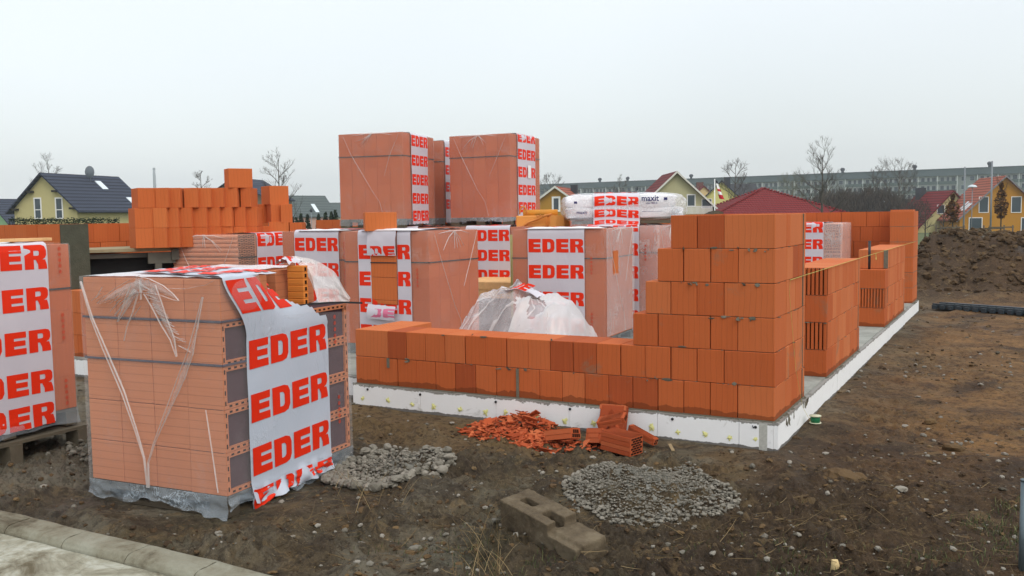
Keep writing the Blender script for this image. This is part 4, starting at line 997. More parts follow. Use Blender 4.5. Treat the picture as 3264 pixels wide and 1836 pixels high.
for r_, xc, xr, in ((0, 330, 565), (1, 330, 568), (2, 382, 610)):
    lbrick(xc, xr, r_, rel=rad(34), wf=.265, dl=.365, lab='loose brick turned corner-on at the left end of the %s row, ribs showing' % names_row[r_])
lbrick(1590, 1870, 3, rel=rad(32), wf=.31, dl=.22, z=plat_z+.752, depth=11.9, lab='single loose brick lying alone on top of the loose brick stack')
for (xa, xb, zz, rl, wf_, dl_, lab) in ((2120, 2355, 2.16, rad(34), .27, .34, 'loose brick on top of the right hand pile of loose bricks'),
                                 (2130, 2240, 1.90, rad(30), .16, .33, 'left brick in the second layer of the right hand pile of loose bricks'),
                                 (2258, 2375, 1.90, rad(12), .15, .30, 'right brick in the second layer of the right hand pile of loose bricks'),
                                 (2095, 2345, 1.65, rad(3), .27, .30, 'wide brick in the third layer of the right hand pile of loose bricks'),
                                 (2368, 2500, 1.64, rad(3), .17, .30, 'brick at the right foot of the right hand pile of loose bricks'),
                                 (1950, 2082, 1.58, rad(3), .16, .30, 'small brick between the two piles of loose bricks')):
    u, _ = pz(xa, 0); dp = 12.35; top = {2.16: 382, 1.90: 624, 1.65: 857, 1.64: 868, 1.58: 915}[zz]
    z1 = zat(*pz(xa, top), dp)
    lbrick(xa, xb, 0, rel=rl, z=z1-.25, depth=dp, wf=wf_*.99, dl=dl_, lab=lab)
lbrick(1980, 2115, 0, rel=rad(34), z=zat(*pz(1990, 624), 12.5)-.25, depth=12.5, wf=.2, dl=.3, lab='shaded brick set back in the second layer of the right hand pile')
u0, v1 = 1137, 733
a = at(1137, 728, 9.9); mb = MB(); mb.box((0, 0, 0), (.345, .24, .205), 0, .75, None, .003)
o = mb.build('hollow_brick', BRL); o.matrix_world = RZ(LAT+rad(14), (a.x, a.y+.15, 1.372)); tag(o, 'single orange brick lying on top of the slit brick pallet', 'brick')
# ================================================================== cement bags, yellow machine, timber, film heap
a = at(1822, 715, 12.0); bt = thing('bag_pallet', 'pallet of white cement bags wrapped in film with orange-red printed band', 'bag pallet', (a.x-.04, a.y+.05, 1.392), LAT+rad(-5))
LB = 1.36
mb = MB()
for y in (0, .42, .80): mb.box((0.02, y, 0), (1.3, y+.09, .045))
mb.box((.0, 0, .056), (1.3, .89, .072)); mb.build('pallet', WOODG, bt)
BAG = film_mat('bag_plastic', .97, (.87, .88, .90), 7, 0, .1, .35)
def bagmesh(x0, x1, y0, y1, z0, z1, seed):
    mb = MB(); cx, cy, cz = (x0+x1)/2, (y0+y1)/2, (z0+z1)/2; hx, hy, hz = (x1-x0)/2, (y1-y0)/2, (z1-z0)/2
    def g(u, v):
        th = 2*math.pi*u; ph = math.pi*(v-.5); p = .24
        f = lambda c: math.copysign(abs(c)**p, c)
        x = f(math.cos(ph))*f(math.cos(th)); y = f(math.cos(ph))*f(math.sin(th)); z = f(math.sin(ph))*(1-.18*x*x*x*x)
        q = 1+.06*pn(x*2+seed, y*2, z*2)+.045*pn(x*5+seed, y*5, z*5); return (cx+x*hx*q, cy+y*hy*q, cz+z*hz*q*(1+.12*pn(x*1.5, y*1.5, seed)))
    mb.grid(g, 44, 22); return mb
sd = 0
for k, (z0, z1) in enumerate(((.060, .225), (.205, .385))):
    for (x0, x1) in ((-.06+.0*k, .70), (.66, 1.46-.10*k)):
        sd += 3.7; bagmesh(x0-.02, x1+.02, .0, .9, z0, z1, sd).build('cement_bag', BAG, bt)
def bagf(s, z, o=0): return (s, -.045-o-.012*math.sin((z-.06)/.16*3.1)**2+.05*max(0, z-.30)*3, z)
mb = MB(); mb.grid(lambda u, v: (bagf(.30+.60*u, -.01+v*.42) if v < .9 else (.30+.6*u, -.03+(v-.9)*6, .37+.03+.01*pn(u*4, v*9))), 18, 34)
B = mb.build('printed_band', BAND, bt)
for zc, hh in ((.295, .125), (.135, .10), (.02, .05)):
    lt = MB(); word(lt, lambda u, v: bagf(.315+.57*u, zc-hh/2+v*hh+.012*math.sin(u*5), .003)); lt.build('lettering', INK, B)
for yy in (.15, .42): lt = MB(); word(lt, lambda u, v: (.315+.57*u, yy+.14*v, .412+.01*pn(u*4, v*9))); lt.build('lettering', INK, B)
mb = MB(); text_quads(mb, 'maxit', .105, lambda x, y: (.92+x*.95, -.062, .292+y), 0, .02); text_quads(mb, 'mur 900 D', .032, lambda x, y: (.985+x, -.062, .252+y), 0, .02)
text_quads(mb, 'maxit', .062, lambda x, y: (.08+x, -.066, .135+y), 0, .015)
mb.box((1.21, -.058, .30), (1.255, -.057, .335)); mb.box((.93, -.064, .155), (1.2, -.063, .159)); mb.box((.05, -.056, .27), (.09, -.055, .30)); mb.build('bag_print', NAVY, bt)
mb = MB(); mb.grid(lambda u, v: (1.30+.12*u+.03*pn(u*5, v*5), -.02+.02*pn(u*4, v*6), -.02+.20*v), 8, 8); mb.grid(lambda u, v: (.0+.3*u, -.03+.03*pn(u*4, v*6), -.02+.14*v), 8, 8)
def sack_wrap(u, v):
    th = 2*math.pi*u; ph = math.pi*(v*.85-.35); f = lambda c_, p=.3: math.copysign(abs(c_)**p, c_); x = f(math.cos(ph))*f(math.cos(th)); y = f(math.cos(ph))*f(math.sin(th)); z = f(math.sin(ph), .6)
    q = 1.05+.035*pn(x*3, y*3, z*3)+.03*pn(x*8, y*8, z*6); return (.70+x*.78*q, .45+y*.475*q, .215+z*.185*q)
mb.grid(sack_wrap, 70, 30, 1)
mb.build('film_wrap', [SKIRT, film_mat('bag_wrap', .30, (.86, .87, .89), 9, .3, .5, .25, (1, 1, 1))], bt)
# yellow machine
YEL = simple('yellow_paint', srgb(222, 152, 74), .6, .3, 6, .15, .2)
a = at(1646, 728, 12.9); ym = thing('mixing_machine', 'ochre yellow steel hopper with chain and hook, left of the cement bags', 'machine', (a.x, a.y, 1.0), LAT)
zt_ = zat(1646, 688, 12.9)-1.0
mb = MB(); mb.box((0, 0, 0), (.43, .5, zt_), 0, .5, None, .01); mb.box((.26, .1, 0), (.72, .55, zt_+.0), 0, .5, None, .01); mb.build('body', YEL, ym)
mb = MB(); c = []; 
for k in range(8):
    th = 2*math.pi*(k+.5)/8; c.append((.60+.165*math.cos(th), -.14+.165*math.sin(th)))
o8 = [(x, y, zt_-.30) for x, y in c]; t8 = [(x*.8+.12, y*.8-.03, zt_+.0) for x, y in c]
mb.add(o8+t8, [(k, (k+1) % 8, 8+(k+1) % 8, 8+k) for k in range(8)]+[tuple(range(8, 16))]); mb.build('hopper', YEL, ym)
mb = MB(); mb.tube([(.10, .35, zt_+.03), (.60, .35, zt_+.03)], .055, 12); mb.build('drum', simple('yellow_dark', srgb(196, 130, 40), .6), ym)
mb = MB(); mb.tube([(.10+.05*math.cos(t/8*math.pi), .1, zt_+.02+.11*math.sin(t/8*math.pi)) for t in range(9)], .013, 6)
mb.tube([(.03, -.02, zt_-.2), (.16, -.03, zt_-.10), (.3, -.06, zt_-.05), (.42, -.08, zt_-.0), (.50, -.08, zt_+.02)], .016, 6)
for k in range(7): mb.lump((.30+.035*k, -.07, zt_-.01+.012*(k % 2)), .026, (1, .6, .7), 0, .5, 0)
mb.build('chain', simple('ochre_chain', srgb(200, 128, 62), .6), ym)
# timber pile behind the slit pallet
a = at(1520, 915, 12.0); tp = thing('timber_stack', 'low stack of fresh sawn boards on bearers between two wrapped pallets', 'timber stack', (a.x-.35, a.y, 0), rad(4))
mb = MB(); z = .37
for x in (.05, .55, 1.0): mb.box((x, 0, 0), (x+.09, 1.1, .40))
mb.box((0, .05, .40), (1.25, 1.0, .43)); mb.build('bearer', WOODG, tp)
for k in range(8):
    mb = MB(); mb.box((-.02, .13*k, .45), (1.28+random.uniform(-.04, .04), .13*k+.12, .552), 0, .5, None, .003); mb.box((.0, .13*k+.004, .56), (1.25, .13*k+.124, .66+random.uniform(0, .006)), 0, .5, None, .003); mb.build('board', WOODN, tp)
a = at(1635, 800, 11.6); mb = MB(); mb.box((0, 0, 0), (.05, .025, 1.28)); o = mb.build('wood_board', simple('green_board', srgb(178, 172, 110), .8)); o.matrix_world = RZ(rad(5), (a.x-.04, a.y, .0)); tag(o, 'upright greenish board leaning beside the slot-cut brick pallet', 'board')
# crumpled film heap behind the low wall
hp = thing('film_heap', 'heap of crumpled translucent film with an orange-red printed scrap on its peak', 'plastic film', (-2.62, .95, 0), 0)
mb = MB()
HX = [(-.95, 0), (-.80, .10), (-.66, .42), (-.46, .67), (-.31, .77), (-.15, .825), (0, .84), (.17, .82), (.38, .74), (.57, .645), (.72, .485), (.80, .30), (.92, 0)]
def heap(u, v, sc_=1):
    x = -.95+1.87*u; y = -.52+1.04*v; h = 0; xs = .89
    for (a_, b_) in zip(HX, HX[1:]):
        if a_[0] <= x <= b_[0]+1e-6: h = a_[1]+(b_[1]-a_[1])*(x-a_[0])/(b_[0]-a_[0])
    k = max(0, 1-abs(y/.52)**2.3)**.7
    def rdg(p, q, s): n_ = pn(p, q, s); return max(0, 1-abs(n_)*5)
    f = .05*rdg(x*2.1+.6*y, y*1.2-x*.5, 1)+.045*rdg(x*3.6-y, y*2.4+x, 4)+.02*rdg(x*7+y*2, y*5, 6)+.05*pn(x*2.2, y*3, 9)+.012*pn(x*8, y*9, 2)
    return ((x+.05*pn(y*3, x*2, 5)*(1-k))*xs+.01, y+.03*pn(x*5, y*3, 6), max(0, (h*sc_*.95)*k+f*(k**.5)*min(1, h*4)))
mb.grid(heap, 110, 60, 0)
def lay(u, v):
    p = heap(.44+.50*u+.02*v, .02+.86*v); return (p[0], p[1]-.012, p[2]+.016+.02*abs(pn(u*6, v*4, 3)))
mb.grid(lay, 46, 40, 1, .5, True, lambda u, v: (u < .22+.35*abs(pn(v*3, 1, 1)) and v < .55) or pn(u*3.2, v*2.5, 7) > .22)
for (xa, xb, sh) in ((.50, .28, .02), (.52, .44, .1), (.46, .18, .0), (.56, .60, .1), (.60, .82, .05)):
    strand(mb, lambda s, r_, o=0: (lambda q: (q[0], q[1]-.012-o, q[2]+.010))(heap(s, r_)), [(xa, .5), ((xa+xb)/2+sh, .30), (xb, .08)], lambda q: .006+.004*q, 2)
H_ = mb.build('crumpled_film', [film_mat('heap_film', .34, (.80, .76, .77), 5, .5, .5, .25, (1, 1, 1)), film_mat('heap_film_white', .66, (.66, .65, .65), 4, .5, .35, .3, (1, 1, 1)), CREASE], hp)
mb = MB(); mb.grid(lambda u, v: (-.16+.42*u, -.10+.2*v-.02, .80+.045*math.sin(u*3.1)+.02*pn(u*4, v*4)-.06*abs(u-.4)), 12, 8)
B = mb.build('printed_scrap', BAND, hp); lt = MB()
word(lt, lambda u, v: (-.12+.36*u+.1*v, -.125+.03*v, .80+.05*v+.045*math.sin(u*3.1)-.05*abs(u-.4)), 0, lambda u, v: .2 < u < .75, sub=.03, aspect=2); lt.build('lettering', INK, B)
mb = MB()
for k in range(60): mb.lump((random.gauss(0, .3), random.gauss(.05, .12), .05+random.random()*.2), random.uniform(.05, .14), (1, .8, .8), 0, random.random(), 0)
mb.build('packed_rubbish', simple('faded_clay', srgb(196, 120, 100), .9), hp)
# ================================================================== on the soil in front
m = Mat('crushed_stone', (.25, .24, .22, 1), .92, .2); t = m.attr('tint')
c = m.ramp(t, [(0, srgb(74, 70, 60)), (.5, srgb(116, 113, 103)), (1, srgb(152, 147, 136))]); c = m.mix(m.math('MULTIPLY', m.noise(30, 5, .7), .6), c, srgb(98, 90, 76)); m.col(c); m.bump(m.noise(80, 5), .6, .006); STONE = m.m
m = Mat('soil_clod', (.1, .07, .05, 1), .95, .15); t = m.attr('tint')
c = m.ramp(t, [(0, srgb(60, 48, 36)), (.5, srgb(94, 76, 54)), (.85, srgb(116, 94, 64)), (1, srgb(150, 132, 102))]); c = m.mix(m.math('MULTIPLY', m.noise(40, 5, .7), .5), c, srgb(70, 55, 40)); m.col(c); m.bump(m.noise(60, 5), .8, .008); CLOD = m.m
def heap_stones(name, label, cx, cy, rx, ry, hh, n, rmin, rmax, tl, zf):
    mb = MB()
    N1, N2 = 60, 22
    def g(u, v):
        th = 2*math.pi*u; rr = v*1.12; x = cx+rx*rr*math.cos(th)*(1+.15*pn(math.cos(th)*2, math.sin(th)*2, hh)); y = cy+ry*rr*math.sin(th)*(1+.12*pn(math.sin(th)*2, 1, hh))
        return (x, y, ghs(x, y)+.004+.006*pn(x*9, y*9)-.016*v)
    mb.grid(g, N1, N2, 1)
    for _ in range(n):
        th = random.uniform(0, 6.283); q = random.random()**.62; x = cx+rx*q*1.2*math.cos(th); y = cy+ry*q*1.2*math.sin(th)
        r = rmin+(rmax-rmin)*random.random()**2.5*(.35+1.35*q**3); z = ghs(x, y)
        mb.lump((x, y, z+r*.75+.004), r, (random.uniform(.8, 1.3), 1, random.uniform(.5, .85)), 0, min(1, max(0, random.gauss(tl, .22))), 1 if r > .012 else 0, .2)
    m2 = Mat(name+'_dust', (.3, .3, .3, 1), .95, .1)
    c = m2.ramp(m2.noise(5, 8, .75), [(.35, srgb(84, 82, 74)), (.6, srgb(124, 122, 114)), (.75, srgb(164, 162, 156))]); m2.col(c); m2.bump(m2.noise(70, 5), .8, .01)
    o = mb.build(name, [STONE, m2.m]); tag(o, label, 'gravel heap'); return o
heap_stones('gravel_heap', 'low round heap of crushed grey gravel on the mud in front of the wall', -.42, -1.42, .44, .45, .1, 11000, .003, .0105, .66, 0)
heap_stones('rubble_heap', 'spread of grey mortar rubble beside the right foot of the opened pallet', -2.18, -1.70, .36, .38, .05, 3300, .004, .024, .66, 0)
heap_stones('rubble_patch', 'thin patch of grey rubble left of the opened pallet', -4.25, -1.9, .55, .5, .02, 1300, .005, .018, .35, 0)
# stones and clods scattered over the soil: nobody could count them
def inside(x, y):
    if -12.6 < x < .03 and -.04 < y < 10.4 and not (-6.4 < x < -3.83 and y < .3): return True
    if -3.6 < x < -2.5 and -3.0 < y < -1.7: return True
    if ((x+.42)/.5)**2+((y+1.42)/.5)**2 < 1 or ((x+2.18)/.36)**2+((y+1.7)/.4)**2 < 1: return True
    return y < -3.42 and x < -1.2
mbA = MB(); mbB = MB()
for k in range(34000):
    rr = 3.6+22*random.random()**1.9; th = random.uniform(-rad(33), rad(33)); x = CAM.x+rr*math.sin(th+YAW); y = CAM.y+rr*math.cos(th+YAW)
    if inside(x, y): continue
    dn = fbm(np.array([x*.9]), np.array([y*.9]), 3, 77)[0]
    if random.random() > .45+dn*2.4: continue
    z = ghs(x, y)
    if random.random() < .22:
        r = .003+.014*random.random()**3*(1+.06*rr)
        mbA.lump((x, y, z+r*.3), r, (random.uniform(.8, 1.4), 1, random.uniform(.5, .8)), 0, min(1, max(0, random.gauss(.75, .3))), 0, .16)
    else:
        r = .003+.014*random.random()**3.4*(1+.05*rr)
        mbB.lump((x, y, z+r*.05), r, (random.uniform(.9, 1.5), 1, random.uniform(.4, .8)), 0, min(1, random.random()**1.5*.9), 1 if r > .012 else 0, .27)
tag(mbA.build('pebbles', STONE), 'grey and buff pebbles scattered over the mud', 'pebbles', kind='stuff')
tag(mbB.build('soil_clods', CLOD), 'brown clods of soil scattered over the building plot', 'clods', kind='stuff')
mbB = MB()
for k in range(3800):   # clods on the spoil heap
    x = random.uniform(-.9, 6.5); y = random.uniform(13.2, 19.5); z = ghs(x, y)
    if z < .0-.1: continue
    r = .012+.07*random.random()**4; mbB.lump((x, y, z+r*.1), r, (1.2, 1, .8), 0, random.uniform(.0, .6), 1, .28)
tag(mbB.build('heap_clods', CLOD), 'dark clods lying on the spoil heap at the right', 'clods', kind='stuff')
# distinct stones
for k_, (u, v, r, tn, lab) in enumerate(((1181, 1561, .05, .7, 'broad pale slab of old mortar at the right foot of the opened pallet'),
                           (2335, 1335, .045, .8, 'yellowish stone on the soil right of the green spool'), (2965, 1340, .05, .75, 'buff stone on the red soil near the right side'),
                           (2870, 1563, .04, .95, 'thin pale disc of stone in the dark mud right of the gravel heap'), (3040, 1420, .07, .6, 'brown boulder half sunk in the mud at the far right'),
                           (2265, 1565, .022, .95, 'pinkish round pebble above the right edge of the gravel heap'), (1155, 1640, .035, .6, 'grey stone lying alone on the mud below the rubble'),
                           (1320, 1730, .04, .55, 'flat grey stone left of the slotted concrete block'))):
    p = onz(u, v, -.2); p.z = ghs(p.x, p.y)
    mb = MB(); mb.lump((0, 0, r*.2), r*.85, (1.3, 1, .6), 0, tn, 1, .16); mb.lump((r*.5, r*.1, r*.1), r*.5, (1.3, 1, .6), 0, tn, 1, .2); o = mb.build('stone', STONE if k_ % 2 else CLOD); o.location = p; tag(o, lab, 'stone', 'single stones on the mud')
p = onz(2690, 1512, -.2); mb = MB(); mb.lump((0, 0, .0), .10, (1.4, 1, .6), 0, .62, 2, .13); mb.lump((.09, .02, .0), .05, (1.3, 1, .7), 0, .6, 1, .2); mb.lump((-.1, -.02, .0), .04, (1.3, 1, .7), 0, .4, 1, .2); o = mb.build('earth_lump', CLOD); o.location = (p.x, p.y, ghs(p.x, p.y)); tag(o, 'large reddish lump of earth in the mud right of the gravel heap', 'earth lump')
p = onz(2660, 1812, -.2); mb = MB(); mb.tube([(0, 0, -.02), (.004, .0, .03), (.0, .0, .055)], [.022, .020, .016], 8); mb.lump((0, 0, .05), .02, (1, 1, .4), 0, .9, 0); o = mb.build('wood_stub', simple('split_wood', srgb(206, 182, 132), .85, .2, 40, .3, .5)); o.location = (p.x, p.y, ghs(p.x, p.y)); tag(o, 'short split wooden peg sticking out of the grass at the bottom edge', 'peg')
# broken bricks and shards in front of the wall
def shard(mb, x, y, z, L, w, t, M=None):
    A = Matrix.Translation((x, y, z)) @ Matrix.Rotation(random.uniform(0, 6.3), 4, 'Z') @ Matrix.Rotation(random.gauss(0, .35), 4, 'X') @ Matrix.Rotation(random.gauss(0, .3), 4, 'Y')
    a, b = random.uniform(-.3, .3), random.uniform(-.3, .3)
    lo = [(-L/2, -w/2), (L/2, -w/2+a*w), (L/2-abs(b)*L*.4, w/2), (-L/2+abs(a)*L*.3, w/2*random.uniform(.5, 1))]
    vs = [tuple(A @ Vector((p[0], p[1], -t/2))) for p in lo]+[tuple(A @ Vector((p[0], p[1], t/2))) for p in lo]
    mb.add(vs, [(3, 2, 1, 0), (4, 5, 6, 7)]+[(k, (k+1) % 4, 4+(k+1) % 4, 4+k) for k in range(4)], 0, random.random())
m = Mat('clay_shard', (.5, .15, .06, 1), .9, .2); t = m.attr('tint'); c = m.ramp(t, [(0, srgb(136, 58, 30)), (.5, srgb(176, 82, 46)), (1, srgb(200, 112, 70))]); c = m.mix(m.math('MULTIPLY', m.noise(20, 5), .3), c, srgb(140, 70, 44)); m.col(c); m.bump(m.noise(60, 4), .5, .004); SHARD = m.m
mb = MB()
for _ in range(760):
    q = random.random()**.5; th = random.uniform(0, 6.3); cx, cy = random.choice([(-1.98, -.26), (-1.93, -.30), (-1.5, -.52), (-1.75, -.42), (-2.08, -.38), (-1.9, -.50)])
    x = cx+.36*q*math.cos(th); y = cy+.20*q*math.sin(th)*(1 if y is None else 1)
    if y > -.05: continue
    hz = .13*math.exp(-(((x+1.93)/.22)**2+((y+.22)/.16)**2)); L = random.uniform(.015, .05) if random.random() < .7 else random.uniform(.05, .13)
    shard(mb, x, y, ghs(x, y)+.008+hz*random.uniform(.5, 1), L, L*random.uniform(.25, .7), .007)
tag(mb.build('brick_rubble', SHARD), 'heap of orange brick shards against the white slab edge', 'brick rubble')
def hollow_piece(nm, lab, loc, rot, L, w, h, nL, nh, broken=0, ribs=True):
    mb = MB(); mb.box((0, .0, 0), (L, w, h), 0, .6)
    n = max(2, int(h/.028))
    for k in range(n):
        q = random.uniform(0, broken)
        mb.box((q*L*.3, -.006, k*h/n+.002), (L-q*L*.35, 0-.0002, (k+1)*h/n-.002), 0, random.uniform(.4, .8))
        mb.box((q*L*.3, .001, h+.0001), (L-q*L*.3, w-.001, h+.003), 0, .6)
    for i in range(nL):
        for j in range(nh):
            y0 = .008+i*(w-.012)/nL; z0 = .008+j*(h-.012)/nh+(.0 if i % 2 else .0)
            off = ((j % 2)*.5)*(w-.012)/nL
            if y0+off+(w-.012)/nL-.006 > w: continue
            mb.box((L-.004, y0+off, z0), (L+.0015, y0+off+(w-.012)/nL-.006, z0+(h-.012)/nh-.005), 1, .5)  # shade of the cells drawn as raised dark patches
    o = mb.build(nm, [SHARD, HOLE_SHADE]); o.matrix_world = Matrix.Translation(loc) @ Matrix.Rotation(rot[2], 4, 'Z') @ Matrix.Rotation(rot[1], 4, 'Y') @ Matrix.Rotation(rot[0], 4, 'X')
    return tag(o, lab, 'broken brick', 'broken bricks beside the white slab edge')
z0 = -.215
# upright broken block leaning on the slab edge: ribbed top, rough front
mb = MB(); mb.box((0, 0, 0), (.205, .085, .27), 0, .25, None, .006)
for q in range(5): mb.box((.006+q*.0395, .004, .27), (.006+q*.0395+.035, .082, .276), 0, .9)
mb.box((-.004, -.004, .235), (.013, .012, .268), 0, .8); mb.box((.192, -.004, .235), (.209, .012, .268), 0, .8)
rr_ = [( .02+.165*random.random(), .01+.20*random.random()) for _ in range(26)]
for (x, z) in rr_: mb.lump((x, -.001, z), random.uniform(.012, .03), (1, .16, 1.5), 0, random.uniform(.0, .35), 0, .2)
o = mb.build('broken_brick', SHARD); o.matrix_world = Matrix.Translation((-1.305, -.215, z0)) @ Matrix.Rotation(rad(4), 4, 'Z') @ Matrix.Rotation(rad(-20), 4, 'X'); tag(o, 'broken brick standing upright against the white slab edge', 'broken brick', 'broken bricks beside the white slab edge')
hollow_piece('broken_brick', 'half brick with a honeycomb end facing right, at the right of the rubble', (-1.12, -.56, z0+.02), (0, rad(3), rad(-14)), .26, .15, .135, 4, 7)
hollow_piece('broken_brick', 'ragged brick piece tipped between the upright and the honeycomb piece', (-1.30, -.44, z0+.02), (rad(-20), rad(-8), rad(-12)), .15, .13, .11, 3, 3, .6)
hollow_piece('broken_brick', 'slanted brick fragment resting on the foot of the upright broken brick', (-1.22, -.38, z0+.13), (rad(18), rad(-14), rad(4)), .22, .09, .045, 7, 1, .4)
hollow_piece('broken_brick', 'long ribbed brick strip lying at the middle of the rubble', (-1.58, -.55, z0+.03), (rad(-12), rad(-12), rad(-6)), .24, .12, .075, 4, 2, .5)
hollow_piece('broken_brick', 'narrow brick strip sloping down behind the honeycomb piece', (-1.03, -.27, z0+.10), (0, rad(16), rad(-18)), .25, .05, .05, 2, 2, .3)
p = onz(2140, 1435, -.21); mb = MB(); mb.box((-.07, -.012, 0), (.07, .012, .006)); o = mb.build('wood_board', WOOD); o.matrix_world = Matrix.Translation((p.x, p.y, ghs(p.x, p.y)+.01)) @ Matrix.Rotation(rad(-60), 4, 'Z') @ Matrix.Rotation(rad(6), 4, 'Y'); tag(o, 'thin offcut of wood lying on the soil below the slab corner', 'board')
# old concrete block with slots
bb = bmesh.new()
prof = [(-.36, -.12), (-.33, .12), (.06, .14), (.06, .10), (.36, .10), (.38, -.06), (.14, -.10), (.10, -.15), (-.30, -.145)]
mb = MB(); hgt = .15
def concrete_block():
    bm = bmesh.new()
    def bx(lo, hi):
        r = bmesh.ops.create_cube(bm, size=1); 
        for v in r['verts']: v.co = Vector([lo[i]+(v.co[i]+.5)*(hi[i]-lo[i]) for i in range(3)])
    # two joined bodies around open slots
    bx((-.36, -.12, 0), (-.27, .12, .16)); bx((-.27, .03, 0), (-.13, .12, .16)); bx((-.27, -.12, 0), (-.13, -.03, .16)); bx((-.13, -.12, 0), (-.02, .12, .16))
    bx((-.02, .02, 0), (.12, .12, .158)); bx((-.02, -.12, 0), (.12, -.05, .158)); bx((-.02, -.05, 0), (.12, .02, .07)); bx((-.27, -.03, 0), (-.13, .03, .06)); bx((.12, -.08, 0), (.40, .11, .118)); bx((.12, -.12, 0), (.38, -.08, .10))
    return bm
bb.free(); bm = concrete_block(); me = bpy.data.meshes.new('concrete_block'); bm.to_mesh(me); bm.free()
o = bpy.data.objects.new('concrete_block', me); sc.collection.objects.link(o); me.materials.append(OLDC)
r_ = o.modifiers.new('r', 'REMESH'); r_.mode = 'VOXEL'; r_.voxel_size = .0075; r_.use_smooth_shade = True
s_ = o.modifiers.new('s', 'SMOOTH'); s_.iterations = 5; tx = bpy.data.textures.new('rough', 'CLOUDS'); tx.noise_scale = .05; tx.noise_depth = 4
d_ = o.modifiers.new('d', 'DISPLACE'); d_.texture = tx; d_.strength = .016; d_.mid_level = .5
o.matrix_world = Matrix.Translation((-.62, -2.38, -.205)) @ Matrix.Rotation(rad(-24), 4, 'Z') @ Matrix.Rotation(rad(7), 4, 'X') @ Matrix.Rotation(rad(5), 4, 'Y') @ Matrix.Diagonal((.84, .84, 1.0, 1))
tag(o, 'weathered slotted concrete block with a stepped end lying on the mud', 'concrete block')
# kerb stones and the pavement at the lower left
m = Mat('kerb_concrete', srgb(150, 150, 136), .88, .25)
c = m.ramp(m.noise(2.4, 8, .72, dist=.4), [(.36, srgb(76, 68, 52)), (.47, srgb(128, 124, 106)), (.62, srgb(150, 150, 134))]); m.col(m.mix(m.math('MULTIPLY', m.noise(30, 5), .4), c, srgb(100, 94, 78))); m.bump(m.noise(40, 6), .6, .01); KERB = m.m
for k in range(9):
    x1 = -.95-k*.50; mb = MB(); n = 12
    pr_ = [(-3.615, -.40), (-3.605, -.222), (-3.585, -.198), (-3.565, -.190), (-3.45, -.188), (-3.425, -.197), (-3.412, -.22), (-3.41, -.40)]
    def g(u, v, x1=x1):
        i = v*(len(pr_)-1); a = int(min(i, len(pr_)-2)); f = i-a; y = pr_[a][0]*(1-f)+pr_[a+1][0]*f; z = pr_[a][1]*(1-f)+pr_[a+1][1]*f
        x = x1-.494*u; return (x, y+.004*pn(x*6, y*9, 3), z+.006*pn(x*5, y*20, k)-(.03*max(0, (x+1.9)))**1)
    mb.grid(g, 20, 35); 
    for sd_ in (0, 1): mb.face([g(sd_, j/14) for j in range(15)], 0, .5)
    o = mb.build('kerb_stone', KERB); tag(o, ['kerb stone nearest the bottom edge, sunk in mud', 'second kerb stone from the bottom edge, mud over its front', 'third kerb stone from the bottom edge, chipped corner', 'fourth kerb stone, pale and clean, in the lower left corner', 'fifth kerb stone, at the left picture edge', 'sixth kerb stone, outside the left edge', 'seventh kerb stone, outside the left edge', 'eighth kerb stone, outside the left edge', 'ninth kerb stone, outside the left edge'][k], 'kerb stone', 'kerb stones along the pavement')
mb = MB(); mb.grid(lambda u, v: (-.8-u*8, -3.612-v*6, -.232+.006*pn(u*40, v*30)-.05*max(0, 1-u*8)), 160, 60)
m = Mat('pavement_stone', srgb(150, 150, 138), .85, .3)
vo = m.n('ShaderNodeTexVoronoi'); vo.feature = 'DISTANCE_TO_EDGE'; vo.inputs['Scale'].default_value = 7; m.l(m.tc.outputs['Object'], vo.inputs[0])
c = m.ramp(m.noise(2.6, 8, .7, dist=.5), [(.36, srgb(94, 86, 66)), (.5, srgb(150, 148, 130)), (.64, srgb(192, 194, 182))])
gv = m.ramp(vo.outputs[0], [(0, (.55, .55, .55)), (.05, (1, 1, 1))]); c = m.mix(.35, c, m.mix(1, c, gv, 'MULTIPLY')); m.col(c); m.bump(m.math('ADD', m.noise(24, 6, .7), vo.outputs[0]), .5, .01)
o = mb.build('pavement', m.m); tag(o, kind='structure')
# twigs, dead stalks and grass
m = Mat('dry_stalk', (.3, .24, .15, 1), .9, .2); t = m.attr('tint'); m.col(m.ramp(t, [(0, srgb(56, 46, 34)), (.6, srgb(112, 94, 66)), (1, srgb(164, 144, 106))])); STALK = m.m
m = Mat('grass_blade', (.08, .12, .04, 1), .8, .2); t = m.attr('tint'); m.col(m.ramp(t, [(0, srgb(42, 52, 30)), (.6, srgb(68, 80, 46)), (1, srgb(112, 112, 74))])); GRASS = m.m
mb = MB()
for _ in range(1100):
    u, v = random.uniform(900, 3264), 1500+336*random.random()**.7
    if random.random() < .35: u, v = random.gauss(2700, 330), random.gauss(1700, 110)
    if v > 1900: continue
    p = onz(u, v, -.2)
    if inside(p.x, p.y): continue
    z = ghs(p.x, p.y); L = random.uniform(.03, .16); a = random.uniform(0, 6.3); el_ = random.random()**3*.8; P = []
    for k in range(4): q = k/3; P.append((p.x+L*q*math.cos(a+.25*q), p.y+L*q*math.sin(a+.25*q), z+.006+L*el_*q-.02*q*q*el_))
    mb.tube(P, [.0018, .0015, .0012, .0006], 3, 0, random.random()*.8, False)
